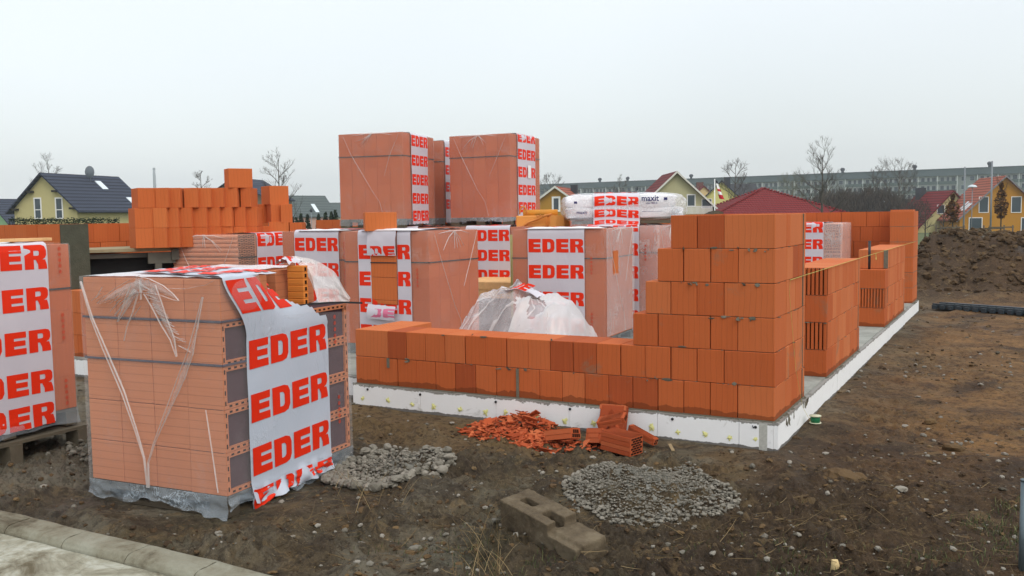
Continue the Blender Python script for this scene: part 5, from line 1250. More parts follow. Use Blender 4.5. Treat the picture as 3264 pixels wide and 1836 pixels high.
for (u, v, n) in ((1545, 1800, 26), (1560, 1745, 14), (1230, 1640, 8), (2900, 1150+40, 3), (1150, 1560, 10)):
    for _ in range(n):
        p = onz(u+random.gauss(0, 50), v+random.gauss(0, 14), -.2); z = ghs(p.x, p.y); L = random.uniform(.12, .30); a = random.uniform(0, 6.3)
        P = [(p.x+L*.5*q*math.cos(a), p.y+L*.5*q*math.sin(a), z+L*(q-.35*q*q)) for q in (0, .33, .66, 1)]; mb.tube(P, [.0018, .0015, .001, .0005], 3, 0, random.uniform(.4, 1), False)
tag(mb.build('dead_stalks', STALK), 'dry twigs and dead stalks scattered over the mud', 'dead stalks', kind='stuff')
mb = MB()
def tuft(px, py, n, h, sp):
    for _ in range(n):
        x, y = px+random.gauss(0, sp), py+random.gauss(0, sp)
        if inside(x, y): continue
        z = ghs(x, y); a = random.uniform(0, 6.3); L = h*random.uniform(.4, 1.1); w_ = .0022; ca, sa = math.cos(a), math.sin(a); tn = random.random()
        pr2 = None
        for q in (0, .4, .75, 1):
            c_ = (x+L*.55*q*q*ca, y+L*.55*q*q*sa, z+L*q*(1-.3*q)); ww = w_*(1-q*.85); cur = ((c_[0]-sa*ww, c_[1]+ca*ww, c_[2]), (c_[0]+sa*ww, c_[1]-ca*ww, c_[2]))
            if pr2: mb.face([pr2[0], pr2[1], cur[1], cur[0]], 0, tn)
            pr2 = cur
for (u, v, n, h, s_) in ((3150, 1690, 420, .07, .10), (2950, 1780, 300, .06, .12), (2560, 1800, 300, .06, .10), (2350, 1760, 160, .05, .12), (1650, 1800, 220, .06, .10), (1480, 1760, 130, .05, .12), (1300, 1740, 90, .05, .12), (3240, 1640, 220, .07, .08), (2700, 1740, 160, .05, .2), (2000, 1790, 120, .05, .14)):
    p = onz(u, v, -.2)
    for _ in range(6): tuft(p.x+random.gauss(0, s_*1.3), p.y+random.gauss(0, s_*1.3), n//9, h*.85, s_*.6)
tag(mb.build('grass', GRASS), 'sparse green grass tufts in the mud along the bottom', 'grass', kind='stuff')
# black interlocking plastic strip by the spoil heap
a, b = onz(2972, 985, -.2), onz(3330, 1012, -.2); d_ = Vector((b.x-a.x, b.y-a.y, 0)); L = d_.length; an = math.atan2(d_.y, d_.x)
mb = MB(); BLK = simple('black_plastic', srgb(52, 62, 68), .5, .4, 9, .2, .2)
mb.box((0, 0, .0), (L, .55, .05)); n = int(L/.14)
for k in range(n):
    mb.box((k*L/n+.02, -.06, -.02), (k*L/n+.02+L/n*.5, -.0005, .045)); 
    mb.tube([(k*L/n+.09+.045*math.cos(q), .16+.05*math.sin(q), .056) for q in np.linspace(0, 5.6, 9)], .006, 4)
mb.box((0, .22, .0505), (L, .26, .075)); mb.box((0, .0, .0505), (L, .03, .07))
o = mb.build('drainage_mat', BLK); o.matrix_world = RZ(an, (a.x, a.y, -.17)); tag(o, 'long black plastic interlocking strip lying at the foot of the spoil heap', 'plastic strip')
# grey steel post at the right picture edge, dark post further back
mb = MB(); mb.tube([(0, 0, -.2), (0, 0, .62)], .016, 12); mb.tube([(0, 0, .62), (0, 0, .63)], .018, 12); o = mb.build('steel_post', simple('galvanised', srgb(96, 108, 112), .45, .5, 6, .2, .1, metal=.6)); p = onz(3253, 1900, -.22); p2 = onz(3257, 1836, -.22); o.location = (p2.x+.0, p2.y, -.22); o.scale = (1, 1, .62/.84); tag(o, 'thin grey steel post at the right picture edge in the foreground', 'post')
a = at(3247, 765, 24); mb = MB(); mb.tube([(0, 0, -.6), (0, 0, .23)], .05, 8); o = mb.build('marker_post', DARK); o.location = (a.x, a.y, a.z); tag(o, 'short black post standing behind the spoil heap', 'post')
# ================================================================== the village and the apartment block behind
def base_z(dep_): return GZ-.0128*max(0, min(110, dep_-17))
def wcol(n, rgb): return simple(n, srgb(*rgb), .9, .2, 3, .06, .3, .01)
def tile_mat(n, rgb, sc_=3.0):
    m = Mat(n, srgb(*rgb), .85, .15); u = m.sep('UV'); 
    a = m.math('SINE', m.math('MULTIPLY', u[1], 6.2832*1.9)); b = m.math('SINE', m.math('MULTIPLY', u[0], 6.2832*3.6))
    k = m.math('ADD', m.math('MULTIPLY', m.math('GREATER_THAN', a, .45), .9), m.math('MULTIPLY', b, .18))
    c = m.mix(m.math('MULTIPLY', m.noise(2, 5), .4), srgb(*rgb), tuple(x*.62 for x in srgb(*rgb)[:3])); c = m.mix(m.math('MAXIMUM', k, 0), c, tuple(x*.32 for x in srgb(*rgb)[:3]))
    m.col(c); m.bump(m.math('ADD', a, b), .5, .03); return m.m
GLASS = Mat('window_glass', srgb(52, 66, 74), .12, .6).m
BARGE = simple('bargeboard', srgb(206, 206, 196), .6, .3, 6, .1, 0)
def slab_uv(o, pts_uv): pass
def roof_plane(name, P, mat, parent, th=.14, lab=None):
    # P: eave-left, eave-right, ridge-right, ridge-left in local coordinates; UV in metres for the tile courses
    me = bpy.data.meshes.new(name); P = [Vector(p) for p in P]; n = (P[1]-P[0]).cross(P[-1]-P[0]).normalized()
    if n.z < 0: n = -n
    Q = [p-n*th for p in P]; V = P+Q; m_ = len(P)
    F = [tuple(range(m_)), tuple(range(2*m_-1, m_-1, -1))]+[(k, (k+1) % m_, m_+(k+1) % m_, m_+k) for k in range(m_)]
    me.from_pydata([tuple(v) for v in V], [], F); me.materials.append(mat); uv = me.uv_layers.new()
    ax = (P[1]-P[0]).normalized(); ay = n.cross(ax)
    for lp in me.loops: q = V[lp.vertex_index]-P[0]; uv.data[lp.index].uv = (q.dot(ax), q.dot(ay))
    me.update(); o = bpy.data.objects.new(name, me); sc.collection.objects.link(o); o.parent = parent
    if lab: o['label'] = lab
    return o
def win(parent, x, z, w, h, frame=WHITE, y=-.02, mull=None, shut=None, fw=.07):
    mb = MB(); e = fw
    for (a, b, c, d) in ((x-w/2-e, z-e, x+w/2+e, z), (x-w/2-e, z+h, x+w/2+e, z+h+e), (x-w/2-e, z, x-w/2, z+h), (x+w/2, z, x+w/2+e, z+h)): mb.box((a, y-.05, b), (c, y, d))
    if mull: mb.box((x-w/2, y-.04, z+h*mull-.035), (x+w/2, y-.002, z+h*mull+.035))
    o = mb.build('window', frame, parent); g = MB(); g.box((x-w/2, y-.015, z), (x+w/2, y-.003, z+h)); g.build('pane', GLASS, o); return o
def gable(name, lab, u, dep_, rel, wd, ln, zr, slope, wall, roof, over=.4, wins=(), barge=None, chim=(), sky_l=(), group='houses of the neighbourhood', cat='house', rw=None):
    # origin: middle of the front gable; x along the gable, y into the house
    c = at(u, 700, dep_); gz = base_z(dep_); o = thing(name, lab, cat, (c.x, c.y, 0), LAT+rel, group)
    hw = wd/2; ze = zr-hw*slope
    me = bpy.data.meshes.new('wall'); zt2 = zr-.18
    V = [(-hw, 0, gz), (hw, 0, gz), (hw, 0, ze-.18), (0, 0, zt2), (-hw, 0, ze-.18), (-hw, ln, gz), (hw, ln, gz), (hw, ln, ze-.18), (0, ln, zt2), (-hw, ln, ze-.18)]
    me.from_pydata(V, [], [(0, 1, 2, 3, 4), (9, 8, 7, 6, 5), (1, 6, 7, 2), (5, 0, 4, 9), (4, 3, 8, 9), (3, 2, 7, 8)]); me.materials.append(wall)
    wo_ = bpy.data.objects.new('wall', me); sc.collection.objects.link(wo_); wo_.parent = o
    ov = over; ow = hw+(rw or over); zo = zr-ow*slope
    rp = roof_plane('roof', [(ow, -ov, zo), (ow, ln+ov, zo), (0, ln+ov, zr), (0, -ov, zr)], roof, o); roof_plane('roof', [(-ow, ln+ov, zo), (-ow, -ov, zo), (0, -ov, zr), (0, ln+ov, zr)], roof, o)
    if barge:
        mb = MB(); t = .22
        for s in (-1, 1): mb.add([(0, -ov-.02, zr+.02), (s*ow, -ov-.02, zo+.02), (s*ow, -ov-.02, zo-t), (0, -ov-.02, zr-t), (0, -ov-.06, zr+.02), (s*ow, -ov-.06, zo+.02), (s*ow, -ov-.06, zo-t), (0, -ov-.06, zr-t)], [(0, 1, 2, 3), (7, 6, 5, 4), (0, 4, 5, 1), (3, 2, 6, 7), (1, 5, 6, 2)])
        mb.build('bargeboard', barge, o)
    for w_ in wins: win(o, *w_[:4], **(w_[4] if len(w_) > 4 else {}))
    for (x, y, zt_, s, mt) in chim:
        mb = MB(); mb.box((x-s/2, y-s/2, zr-abs(x)*slope-.6), (x+s/2, y+s/2, zt_)); mb.box((x-s/2-.05, y-s/2-.05, zt_+.001), (x+s/2+.05, y+s/2+.05, zt_+.07)); mb.build('chimney', mt, rp)
    for (sd, y, f, w2, l2) in sky_l:
        # roof window lying on a slope: f along the slope from the ridge
        x0 = sd*hw*f; z0 = zr-abs(x0)*slope; x1 = sd*(hw*f+l2); z1 = zr-abs(x1)*slope; n = Vector((sd*slope, 0, 1)).normalized()*.06; V = []
        mb = MB(); q = [Vector((x0, y, z0)), Vector((x0, y+w2, z0)), Vector((x1, y+w2, z1)), Vector((x1, y, z1))]; mb.face([p+n for p in q]); 
        for a_, b_ in zip(q, q[1:]+q[:1]): mb.face([a_, b_, b_+n, a_+n])
        mb.build('skylight', simple('painted_sky_glass', srgb(214, 224, 228), .15, .6, 3, .05, 0), rp)  # sky reflection put into the pale glass colour
    return o, ze
DG = simple('dark_metal', srgb(50, 54, 60), .5, .4, 6, .2, 0)
ANTH = tile_mat('anthracite_tiles', (66, 72, 86)); REDT = tile_mat('red_tiles', (124, 38, 38)); ORT = tile_mat('terracotta_tiles', (164, 92, 70)); GREYT = tile_mat('slate_tiles', (96, 106, 104)); DKRED = tile_mat('dark_red_tiles', (120, 50, 48))
S_A = .90
hA, zeA = gable('village_house', 'cream house with anthracite tiled roof, satellite dish and two tall gable windows at the left', 146, 90, rad(-17), 7.6, 10.0, zat(141, 551, 90), .86, wcol('cream_render', (188, 178, 128)), ANTH, .5,
               wins=((-.85, zat(120, 694, 90), .68, 1.85, dict(mull=.42, fw=.12)), (1.72, zat(200, 694, 90), .68, 1.85, dict(mull=.42, fw=.12))), sky_l=((1, 6.0, .20, .8, 1.0), (1, 8.2, .72, .9, 1.1)), rw=.7)
mb = MB()
for s in (-1, 1):
    for f in (.40, .92): mb.box((s*3.8*f-.28, -.45, zat(141, 551, 90)-3.8*f*.86-.62), (s*3.8*f+.28, .05, zat(141, 551, 90)-3.8*f*.86-.42))
mb.build('purlin', simple('dark_timber', srgb(52, 50, 42), .9), hA)
mb = MB(); zt_ = zat(275, 551, 95)
mb.grid(lambda u, v: (.9+.6*v*math.cos(6.283*u), 5.2-.12*(1-v*v), zt_+.05+.62*v*math.sin(6.283*u)), 20, 5); mb.tube([(.9, 5.3, zt_-1.2), (.9, 5.3, zt_)], .04, 6); mb.build('satellite_dish', simple('dish_grey', srgb(104, 112, 118), .5, .4), hA)
gable('village_house', 'pale green house with dark roof at the far left edge', -28, 118, rad(-30), 9, 11, zat(0, 633, 118), .75, wcol('green_render', (142, 178, 134)), ANTH, .4, chim=((.8, 6, zat(40, 624, 122), .8, DG),))
gable('village_house', 'long grey-roofed house behind the loose brick stack', 1032, 200, rad(135), 9.0, 22, zat(1019, 624, 200), .92, wcol('pink_render', (186, 150, 136)), GREYT, .5, sky_l=((-1, 3.6, .45, .9, 1.9),))
gable('village_house', 'grey roof rising just right of the long grey-roofed house', 1120, 230, rad(120), 8, 16, zat(1090, 646, 230), .8, wcol('cream2_render', (196, 186, 160)), GREYT, .5)
gable('village_house', 'house with black roof hidden behind the top loose brick', 750, 120, rad(-8), 8.6, 9, zat(750, 566, 120), .62, wcol('brown_render', (120, 104, 84)), ANTH, .4)
hE, _ = gable('village_house', 'mustard yellow wooden house with white bargeboards and a narrow white-framed window', 1772, 100, rad(-14), 5.6, 9.5, zat(1772, 593, 100), .72, wcol('mustard_boards', (170, 128, 48)), ORT, .4,
              wins=((.05, zat(1772, 669, 100), .55, 1.25, dict(fw=.20)),), barge=BARGE, chim=((.9, 6.6, zat(1862, 592, 107), .75, DG),))
hF, _ = gable('village_house', 'cream gabled house with white bargeboards and a balcony behind the cement bags', 2156, 100, rad(0), 8.0, 9, zat(2156, 546, 100), .93, wcol('light_cream_render', (176, 172, 134)), DKRED, .5,
              wins=((1.6, zat(2200, 656, 100), .75, 1.15, dict(fw=.10)), (3.3, zat(2240, 662, 100), 1.0, .9, dict(fw=.06))), barge=BARGE)
mb = MB()
for k in range(22): mb.box((.9+k*.13, -1.0, zat(2200, 682, 99)), (.9+k*.13+.06, -.97, zat(2200, 659, 99)))
mb.box((.85, -1.02, zat(2200, 659, 99)), (3.85, -.95, zat(2200, 659, 99)+.05)); mb.build('balcony_railing', WHITE, hF)
gable('village_house', 'small orange-cream gable with a chimney just right of the balcony house', 2243, 165, rad(0), 4.4, 8, zat(2243, 592, 165), .9, wcol('peach_render', (214, 186, 134)), DKRED, .3, chim=((-.2, 2.5, zat(2238, 583, 168), 1.1, simple('chimney_brick', srgb(110, 74, 66), .9)),))
gable('village_house', 'light yellow house with black roof and dark chimney behind the flagpole', 2300, 140, rad(-12), 6.2, 8, zat(2300, 575, 140), .95, wcol('yellow_render', (208, 200, 128)), ANTH, .5, chim=((.9, 4.5, zat(2311, 566, 143), .95, DG),))
gable('village_house', 'low black roof running right behind the light yellow house', 2404, 150, rad(85), 6, 5.2, zat(2400, 585, 150), .9, wcol('yellow_render', (208, 200, 128)), simple('black_roof', srgb(52, 54, 56), .7), .3)
# hipped red roof
c = at(2387, 700, 95); hH = thing('village_house', 'bungalow with a red pyramid roof right behind the brick corner', 'house', (c.x, c.y+6, 0), LAT, 'houses of the neighbourhood'); za = zat(2387, 601, 100); ze = zat(2387, 690, 92)
ex = 7.2; co = [(-ex, -ex, ze), (ex, -ex, ze), (ex, ex, ze), (-ex, ex, ze)]; 
for k in range(4):
    roof_plane('roof', [co[k], co[(k+1) % 4], (0, 0, za)], REDT, hH)
mb = MB()
for k in range(4):
    for t in range(26):
        p = Vector(co[k]).lerp(Vector((0, 0, za)), (t+.5)/26); mb.lump(p+Vector((0, 0, .05)), .20, (1, 1, .6), 0, .5, 0, .05)
mb.build('ridge_tiles', REDT, hH); mb = MB(); mb.box((-6.4, -6.4, base_z(95)), (6.4, 6.4, ze-.1)); mb.build('wall', wcol('cream_render', (188, 178, 128)), hH)
gable('village_house', 'pale yellow house with red roof and a black chimney, left of the orange house', 3035, 130, rad(4), 10.4, 9, zat(3035, 606, 130), 1.02, wcol('pale_yellow_render', (190, 182, 130)), REDT, .4, wins=((-1.7, zat(3002, 680, 130), 1.0, 1.15, {}),), chim=((-.7, 7.5, zat(3016, 598, 135), 1.1, DG),))
hM, _ = gable('village_house', 'golden orange house with terracotta roof and dark framed windows at the right edge', 3201, 120, rad(-10), 10.9, 10, zat(3201, 560, 120), .97, wcol('golden_render', (176, 124, 34)), ORT, .5,
              wins=((-2.55, zat(3155, 676, 120), 1.05, 1.95, dict(fw=.08)), (1.4, zat(3240, 676, 120), 1.1, 1.95, dict(fw=.08)), (-3.5, zat(3130, 744, 120), 1.5, 2.0, dict(fw=.09)), (3.2, zat(3250, 744, 120), 2.2, 2.0, dict(fw=.09))), barge=simple('grey_barge', srgb(120, 120, 122), .6), sky_l=((-1, 1.0, .66, .5, 1.0), (-1, 2.0, .66, .5, 1.0), (-1, 3.2, .62, .5, 1.0)))
# --- apartment slab block
pl_ = at(1700, 700, 400); pr_2 = at(3264, 700, 293); d_ = Vector((pr_2.x-pl_.x, pr_2.y-pl_.y, 0)); LN = d_.length+70; an = math.atan2(d_.y, d_.x)
ap = thing('apartment_block', 'long grey prefabricated apartment block with rows of white balconies across the background', 'apartment block', (pl_.x, pl_.y, 0), an)
zt_ = 15.0; bz = base_z(300)
CON = simple('panel_concrete', srgb(88, 100, 100), .9, .2, .25, .15, 0); CONL = simple('panel_light', srgb(130, 138, 132), .9, .2, .3, .12, 0); CONG = simple('balcony_panel', srgb(84, 98, 92), .9, .2, .4, .2, 0); WPAN = simple('loggia_white', srgb(206, 212, 208), .8, .2, .4, .06, 0); LOG = simple('loggia_wall', srgb(176, 182, 178), .9, .2, .5, .2, 0)
BAY = 6.0; FH = 2.8; nb = int(LN/BAY)
mb = MB(); mb.box((0, 1.4, bz), (LN, 13, zt_)); mb.box((0, -.15, zt_-2.1), (nb*BAY, 1.39, zt_)); mb.box((-.2, -.3, zt_+.001), (LN, 13.2, zt_+.25)); mb.build('wall', CON, ap)
mb = MB(); mbw = MB(); mbp = MB()
wide = MB(); cnt = 0
for f in range(6):
    z1 = zt_-2.1-FH*f; z0 = z1-FH
    if z0 < bz-1: break
    for b_ in range(nb):
        x0 = b_*BAY; sect = (b_ % 7)
        mb.box((x0-.09, -.1, z0), (x0+.09, 1.395, z1-.002))
        if sect in (0,):    # stair bay: flush facade, small windows
            wide.box((x0+.1, .5, z0), (x0+BAY-.1, 1.39, z1-.001), 0); 
            wl = [(x0+1.2, 1.3, .45), (x0+3.8, 1.3, .45)]
        else:
            mbp.box((x0+.1, -.2, z0-.001), (x0+BAY-.1, -.05, z0+1.0)); wl = [(x0+.7, 1.1, 1.3), (x0+2.6, .8, 1.3), (x0+4.1, 1.2, 1.3)]
            wide.box((x0+.1, 1.30, z0+.01), (x0+BAY-.1, 1.395, z1-.01), 1)
        for (wx, ww, wy) in wl:
            g = MB(); g.box((wx, wy-.06, z0+.95), (wx+ww, wy-.01, z0+2.35)); g.box((wx-.06, wy-.03, z0+.88), (wx+ww+.06, wy-.005, z0+2.42), 1)
            if f < 2 and 1 <= b_ < 34 and cnt < 96 and (wl.index((wx, ww, wy)) != 1): g.build('window', [GLASS, WPAN], ap); cnt += 1
            else:
                mbw.v += [tuple(v) for v in g.v]; k0 = len(mbw.v)-len(g.v); mbw.f += [tuple(i+k0 for i in q) for q in g.f]; mbw.m += g.m; mbw.t += g.t; mbw.s += g.s
mb.build('partition', WPAN, ap); mbp.build('balcony_panel', CONG, ap); wide.build('facade', [CONL, LOG], ap); o = mbw.build('windows', [GLASS, WPAN], ap); o['kind'] = 'stuff'
mb = MB()
for (u) in (1988, 2190, 2680, 2911, 3145, 1900):
    # roof ventilators, measured along the front edge
    lo, hi = 0, LN
    P0 = Vector((pl_.x, pl_.y, zt_)); dn = d_.normalized(); best = min(range(0, int(LN)), key=lambda s: abs((lambda q: 1632+FP*(q-CAM).dot(cR)/(q-CAM).dot(cF))(P0+dn*s)-u))
    mb.cyl((best, 4, zt_+.2), .5, 1.0, 8); mb.lump((best, 4, zt_+1.5), .85, (1, 1, .8), 0, .5, 1, .03)
mb.build('roof_ventilator', DG, ap)
# --- distant chimney tower
c = at(493, 590, 900); mb = MB(); mb.tube([(0, 0, -5), (0, 0, zat(493, 560, 900)), (0, 0, zat(493, 536, 900))], [1.9, 1.35, 1.0], 14); mb.tube([(0, 0, zat(493, 541, 900)), (0, 0, zat(493, 535, 900))], 1.25, 14)
o = mb.build('chimney_tower', simple('far_concrete', srgb(150, 156, 158), .9, .2, .1, .1, 0)); o.location = (c.x, c.y, 0); tag(o, 'slim chimney tower fading into the mist above the loose bricks', 'tower')
# --- flag
c = at(2278, 700, 60); fg = thing('flagpole', 'white flagpole with a limp black, white and red striped flag', 'flagpole', (c.x, c.y, 0), LAT)
mb = MB(); mb.tube([(0, 0, base_z(60)), (0, 0, zat(2278, 571, 60))], [.05, .03], 8); mb.build('pole', WHITE, fg)
zt2 = zat(2278, 573, 60); 
def flag(u, v): return (.03+.28*u*(.4+v)+.26*v**1.6+.05*math.sin(u*7+v*3), .06*math.sin(u*9), zt2-v*1.22-.10*u)
for i, (n_, col_) in enumerate((('flag_stripe', simple('flag_black', srgb(30, 30, 40), .8)), ('flag_stripe', WHITE), ('flag_stripe', simple('flag_red', srgb(190, 24, 44), .8)), ('flag_stripe', WHITE), ('flag_stripe', simple('flag_red', srgb(190, 24, 44), .8)))):
    a_, b_ = [0, .14, .44, .58, .76, 1.0][i:i+2]; mb = MB(); mb.grid(lambda u, v: flag(u, a_+(b_-a_)*v), 10, 6); mb.build(n_, col_, fg)
# --- poles and lamps
GALV = simple('galvanised_pole', srgb(120, 126, 130), .5, .4, 3, .1, 0)
def pole(name, lab, u, dep_, vtop, r, cat='pole', lamp=None, group=None):
    c = at(u, 700, dep_); o = thing(name, lab, cat, (c.x, c.y, 0), LAT, group); zt_ = zat(u, vtop, dep_); mb = MB(); mb.tube([(0, 0, base_z(dep_)-.3), (0, 0, zt_)], [r, r*.75], 10); mb.build('mast', GALV, o)
    if lamp == 'dome':
        mb = MB(); mb.grid(lambda a, b: (.38*math.cos(6.283*a)*math.sin(b*1.57), .38*math.sin(6.283*a)*math.sin(b*1.57), zt_+.22*math.cos(b*1.57)), 16, 6); mb.grid(lambda a, b: (.38*math.cos(6.283*a)*b, .38*math.sin(6.283*a)*b, zt_), 16, 2); mb.build('lamp_head', simple('lamp_white', srgb(190, 200, 204), .4), o)
    if lamp == 'arm':
        mb = MB(); mb.tube([(-.3, 0, zt_-.1), (.3, 0, zt_-.1)], .03, 6); mb.tube([(0, 0, zt_-.3), (0, 0, zt_+.1)], .12, 8); mb.build('lamp_head', DG, o)
pole('light_mast', 'grey steel mast standing between the two right-hand houses', 3072, 75, 532, .065*1.1)
pole('light_mast', 'tallest grey steel mast in front of the golden orange house', 3158, 60, 514, .066)
pole('street_lamp', 'street lamp with white dome head beside the golden orange house', 3097, 80, 597, .04, 'street lamp', 'dome', 'street lamps')
pole('street_lamp', 'street lamp with white dome head in front of the thicket and tennis fence', 2923, 150, 625, .05, 'street lamp', 'dome', 'street lamps')
pole('street_lamp', 'small street lamp against the dark thicket', 2813, 150, 645, .05, 'street lamp', 'dome', 'street lamps')
pole('street_lamp', 'street lantern above the yellow house chimney in front of the apartment block', 2032, 120, 598, .05, 'street lamp', 'arm', 'street lamps')
pole('street_lamp', 'small street lantern in front of the long grey-roofed house', 993, 110, 668, .05, 'street lamp', 'arm', 'street lamps')
c = at(2880, 670, 160); mb = MB(); mb.box((-.75, 0, zat(2880, 672, 160)), (.75, .06, zat(2880, 643, 160))); mb.box((-.85, 0, base_z(160)), (-.76, .06, zat(2880, 640, 160))); o = mb.build('banner', WHITE); o.location = (c.x, c.y, 0); o.rotation_euler = (0, 0, LAT); tag(o, 'plain white banner standing in front of the dark thicket', 'banner')
# sports fence
c = at(2895, 700, 170); o = thing('mesh_fence', 'tall dark mesh fence of a sports court in front of the apartment block', 'fence', (c.x, c.y, 0), LAT); mb = MB(); mb.box((0, 0, base_z(170)), (10, .05, zat(2920, 634, 170))); mb.build('mesh_panel', simple('dark_mesh', srgb(86, 98, 96), .9), o)
mb = MB()
for k in range(5): mb.box((k*2.45, -.08, base_z(170)), (k*2.45+.12, -.002, zat(2920, 631, 170)))
mb.build('fence_post', simple('fence_post_grey', srgb(140, 148, 146), .7), o)
# --- bare trees
m = Mat('bare_bark', srgb(74, 68, 60), .95, .1); m.col(m.mix(m.noise(3, 4), srgb(58, 52, 44), srgb(96, 90, 80))); BARK = m.m
BARKF = simple('far_bark', srgb(92, 90, 84), .95, .1, 2, .2, 0)
def bare_tree(lab, u, dep_, vtop, spread, seed, mat=BARK, lvl=5, trunk_frac=.34, name='bare_tree', group='bare trees', tilt=0, rt=None, vbase=None, thick=1.0):
    rnd = random.Random(seed); c = at(u, 700, dep_); gz = base_z(dep_)-.2; zt_ = zat(u, vtop, dep_); H = zt_-gz; T = thing(name, lab, 'tree', (c.x, c.y, gz), 0, group)
    r0 = (rt or H*.016)*thick; mt = MB(); mc = MB(); hs = spread/FP*dep_/2
    def grow(p, d, L, r, lv, mb):
        pts = [p]; n = 4; q = Vector(p); dd = Vector(d)
        for k in range(n):
            dd = (dd+Vector((rnd.uniform(-.22, .22), rnd.uniform(-.22, .22), .05))).normalized(); q = q+dd*L/n; pts.append(q.copy())
        mb.tube(pts, [r*(1-.42*k/n) for k in range(n+1)], 5 if lv < 2 else 3, 0, .5, False)
        if lv >= lvl: return
        for k in range(rnd.choice([3, 4, 4, 5]) if lv < lvl-1 else 5):
            i = rnd.choice([2, 3, 4, 4]) if lv else rnd.choice([1, 2, 3, 4, 4]); b = pts[i]; ax = Vector((rnd.gauss(0, 1), rnd.gauss(0, 1), rnd.gauss(0, .4))).normalized(); a = rnd.uniform(.35, .85)
            nd = (dd*math.cos(a)+ax*math.sin(a)+Vector((0, 0, .12))).normalized(); grow(b, nd, L*rnd.uniform(.55, .80), max(r*.55*(1-.1*i/4), .006*dep_/100+.002), lv+1, mc)
    tf = trunk_frac; tl = H*tf; pts = [(0, 0, 0), (.02*H*tilt, 0, tl*.5), (.05*H*tilt, 0, tl), (.04*H*tilt, 0, H*.7), (.03*H*tilt, 0, H*.93)]; mt.tube(pts, [r0, r0*.85, r0*.7, r0*.36, r0*.12], 7)
    nb_ = 11
    for k in range(nb_):
        z = tl*.75+(H*.93-tl*.75)*(k/nb_)**.9; a = k*2.4+rnd.uniform(-.4, .4); f = (z-tl*.75)/(H-tl*.75); L = hs*(1-.55*f)*.80*rnd.uniform(.8, 1.15)
        up = .45+.75*f; d0 = Vector((math.cos(a), math.sin(a), up)).normalized(); px = .05*H*tilt*(1 if z > tl else z/tl); grow((px, 0, z), d0, L, r0*.45*(1-.65*f), 1, mc)
    mt.build('trunk', mat, T); mc.build('crown', mat, T)
bare_tree('large bare tree with an open crown rising above the apartment roof', 2620, 85, 473, 150, 4, lvl=4, thick=1.15)
bare_tree('bare tree with a forked crown above the red pyramid roof', 2348, 110, 508, 105, 9, lvl=4, tilt=-.5)
bare_tree('bare tree standing right of the loose brick stack', 893, 70, 488, 150, 12, lvl=4, trunk_frac=.3)
bare_tree('small bare tree left of the top loose brick', 645, 110, 540, 80, 17, lvl=4)
bare_tree('faint bare tree rising behind the anthracite roof', 163, 170, 512, 110, 21, lvl=4, mat=BARKF)
bare_tree('thin bare tree behind the yellow wooden house', 1755, 200, 565, 100, 25, lvl=4, mat=BARKF)
bare_tree('thin bare tree in front of the apartment block by the street lantern', 1976, 170, 572, 80, 28, lvl=4, mat=BARKF)
bare_tree('dark bare tree in the thicket, tallest of the right group', 2864, 130, 528, 150, 31, lvl=4, thick=1.2)
bare_tree('dark bare tree at the left of the thicket group', 2790, 135, 545, 110, 35, lvl=4)
bare_tree('greyish bare tree left of the large bare tree', 2525, 160, 565, 120, 38, lvl=4, mat=simple('green_bark', srgb(98, 98, 76), .95))
bare_tree('slim bare sapling tree before the pale yellow house', 2950, 60, 640, 60, 41, lvl=3, trunk_frac=.55)
bare_tree('slim bare sapling tree left of the brown-leaved tree', 3008, 60, 640, 50, 43, lvl=3, trunk_frac=.55)
# thicket of brushwood: reads as one brown mass
mb = MB(); rnd = random.Random(5)
for k in range(11000):
    u = rnd.uniform(2565, 2965); dp = rnd.uniform(128, 160); f = (u-2565)/400
    top = 634-50*max(0,math.sin(max(0, min(1, f*1.15))*3.14))**.6+18*pn(u*.02, 3)+rnd.random()*22; c = at(u, 700, dp); zt_ = zat(u, top, dp); gz = base_z(dp)
    z0 = gz+(zt_-gz)*rnd.random()**.8*.85; L = rnd.uniform(.5, 1.8); a = rnd.uniform(0, 6.3); d = Vector((math.cos(a)*.5, math.sin(a)*.5, rnd.uniform(.5, 1))).normalized()*L
    w_ = rnd.uniform(.012, .045); s = Vector((-math.sin(a), math.cos(a), 0))*w_; p = Vector((c.x, c.y, z0)); mb.face([p-s, p+s, p+d+s*.3, p+d-s*.3], 0, rnd.random()); s2 = Vector((cR.x, cR.y, 0))*w_; mb.face([p-s2, p+s2, p+d+s2*.3, p+d-s2*.3], 0, rnd.random())
m = Mat('brushwood', (.08, .07, .05, 1), .95, .1); t = m.attr('tint'); m.col(m.ramp(t, [(0, srgb(44, 41, 38)), (.5, srgb(68, 60, 52)), (1, srgb(90, 76, 62))]))
tag(mb.build('thicket', m.m), 'dense brown leafless brushwood in front of the apartment block', 'thicket', kind='stuff')
mb = MB(); 
for k in range(60):
    u = 2580+k*6.3; c = at(u, 700, 158); f = k/60; zt_ = zat(u, 652-30*math.sin(max(.05, min(1, f*1.1))*3.0), 158); mb.lump((c.x, c.y, (zt_+base_z(158))/2), 1, (1.0, 1.0, (zt_-base_z(158))/2), 0, .2, 2, .16)
tag(mb.build('undergrowth', m.m), 'dark core of the brushwood in front of the apartment block', 'thicket', kind='stuff')
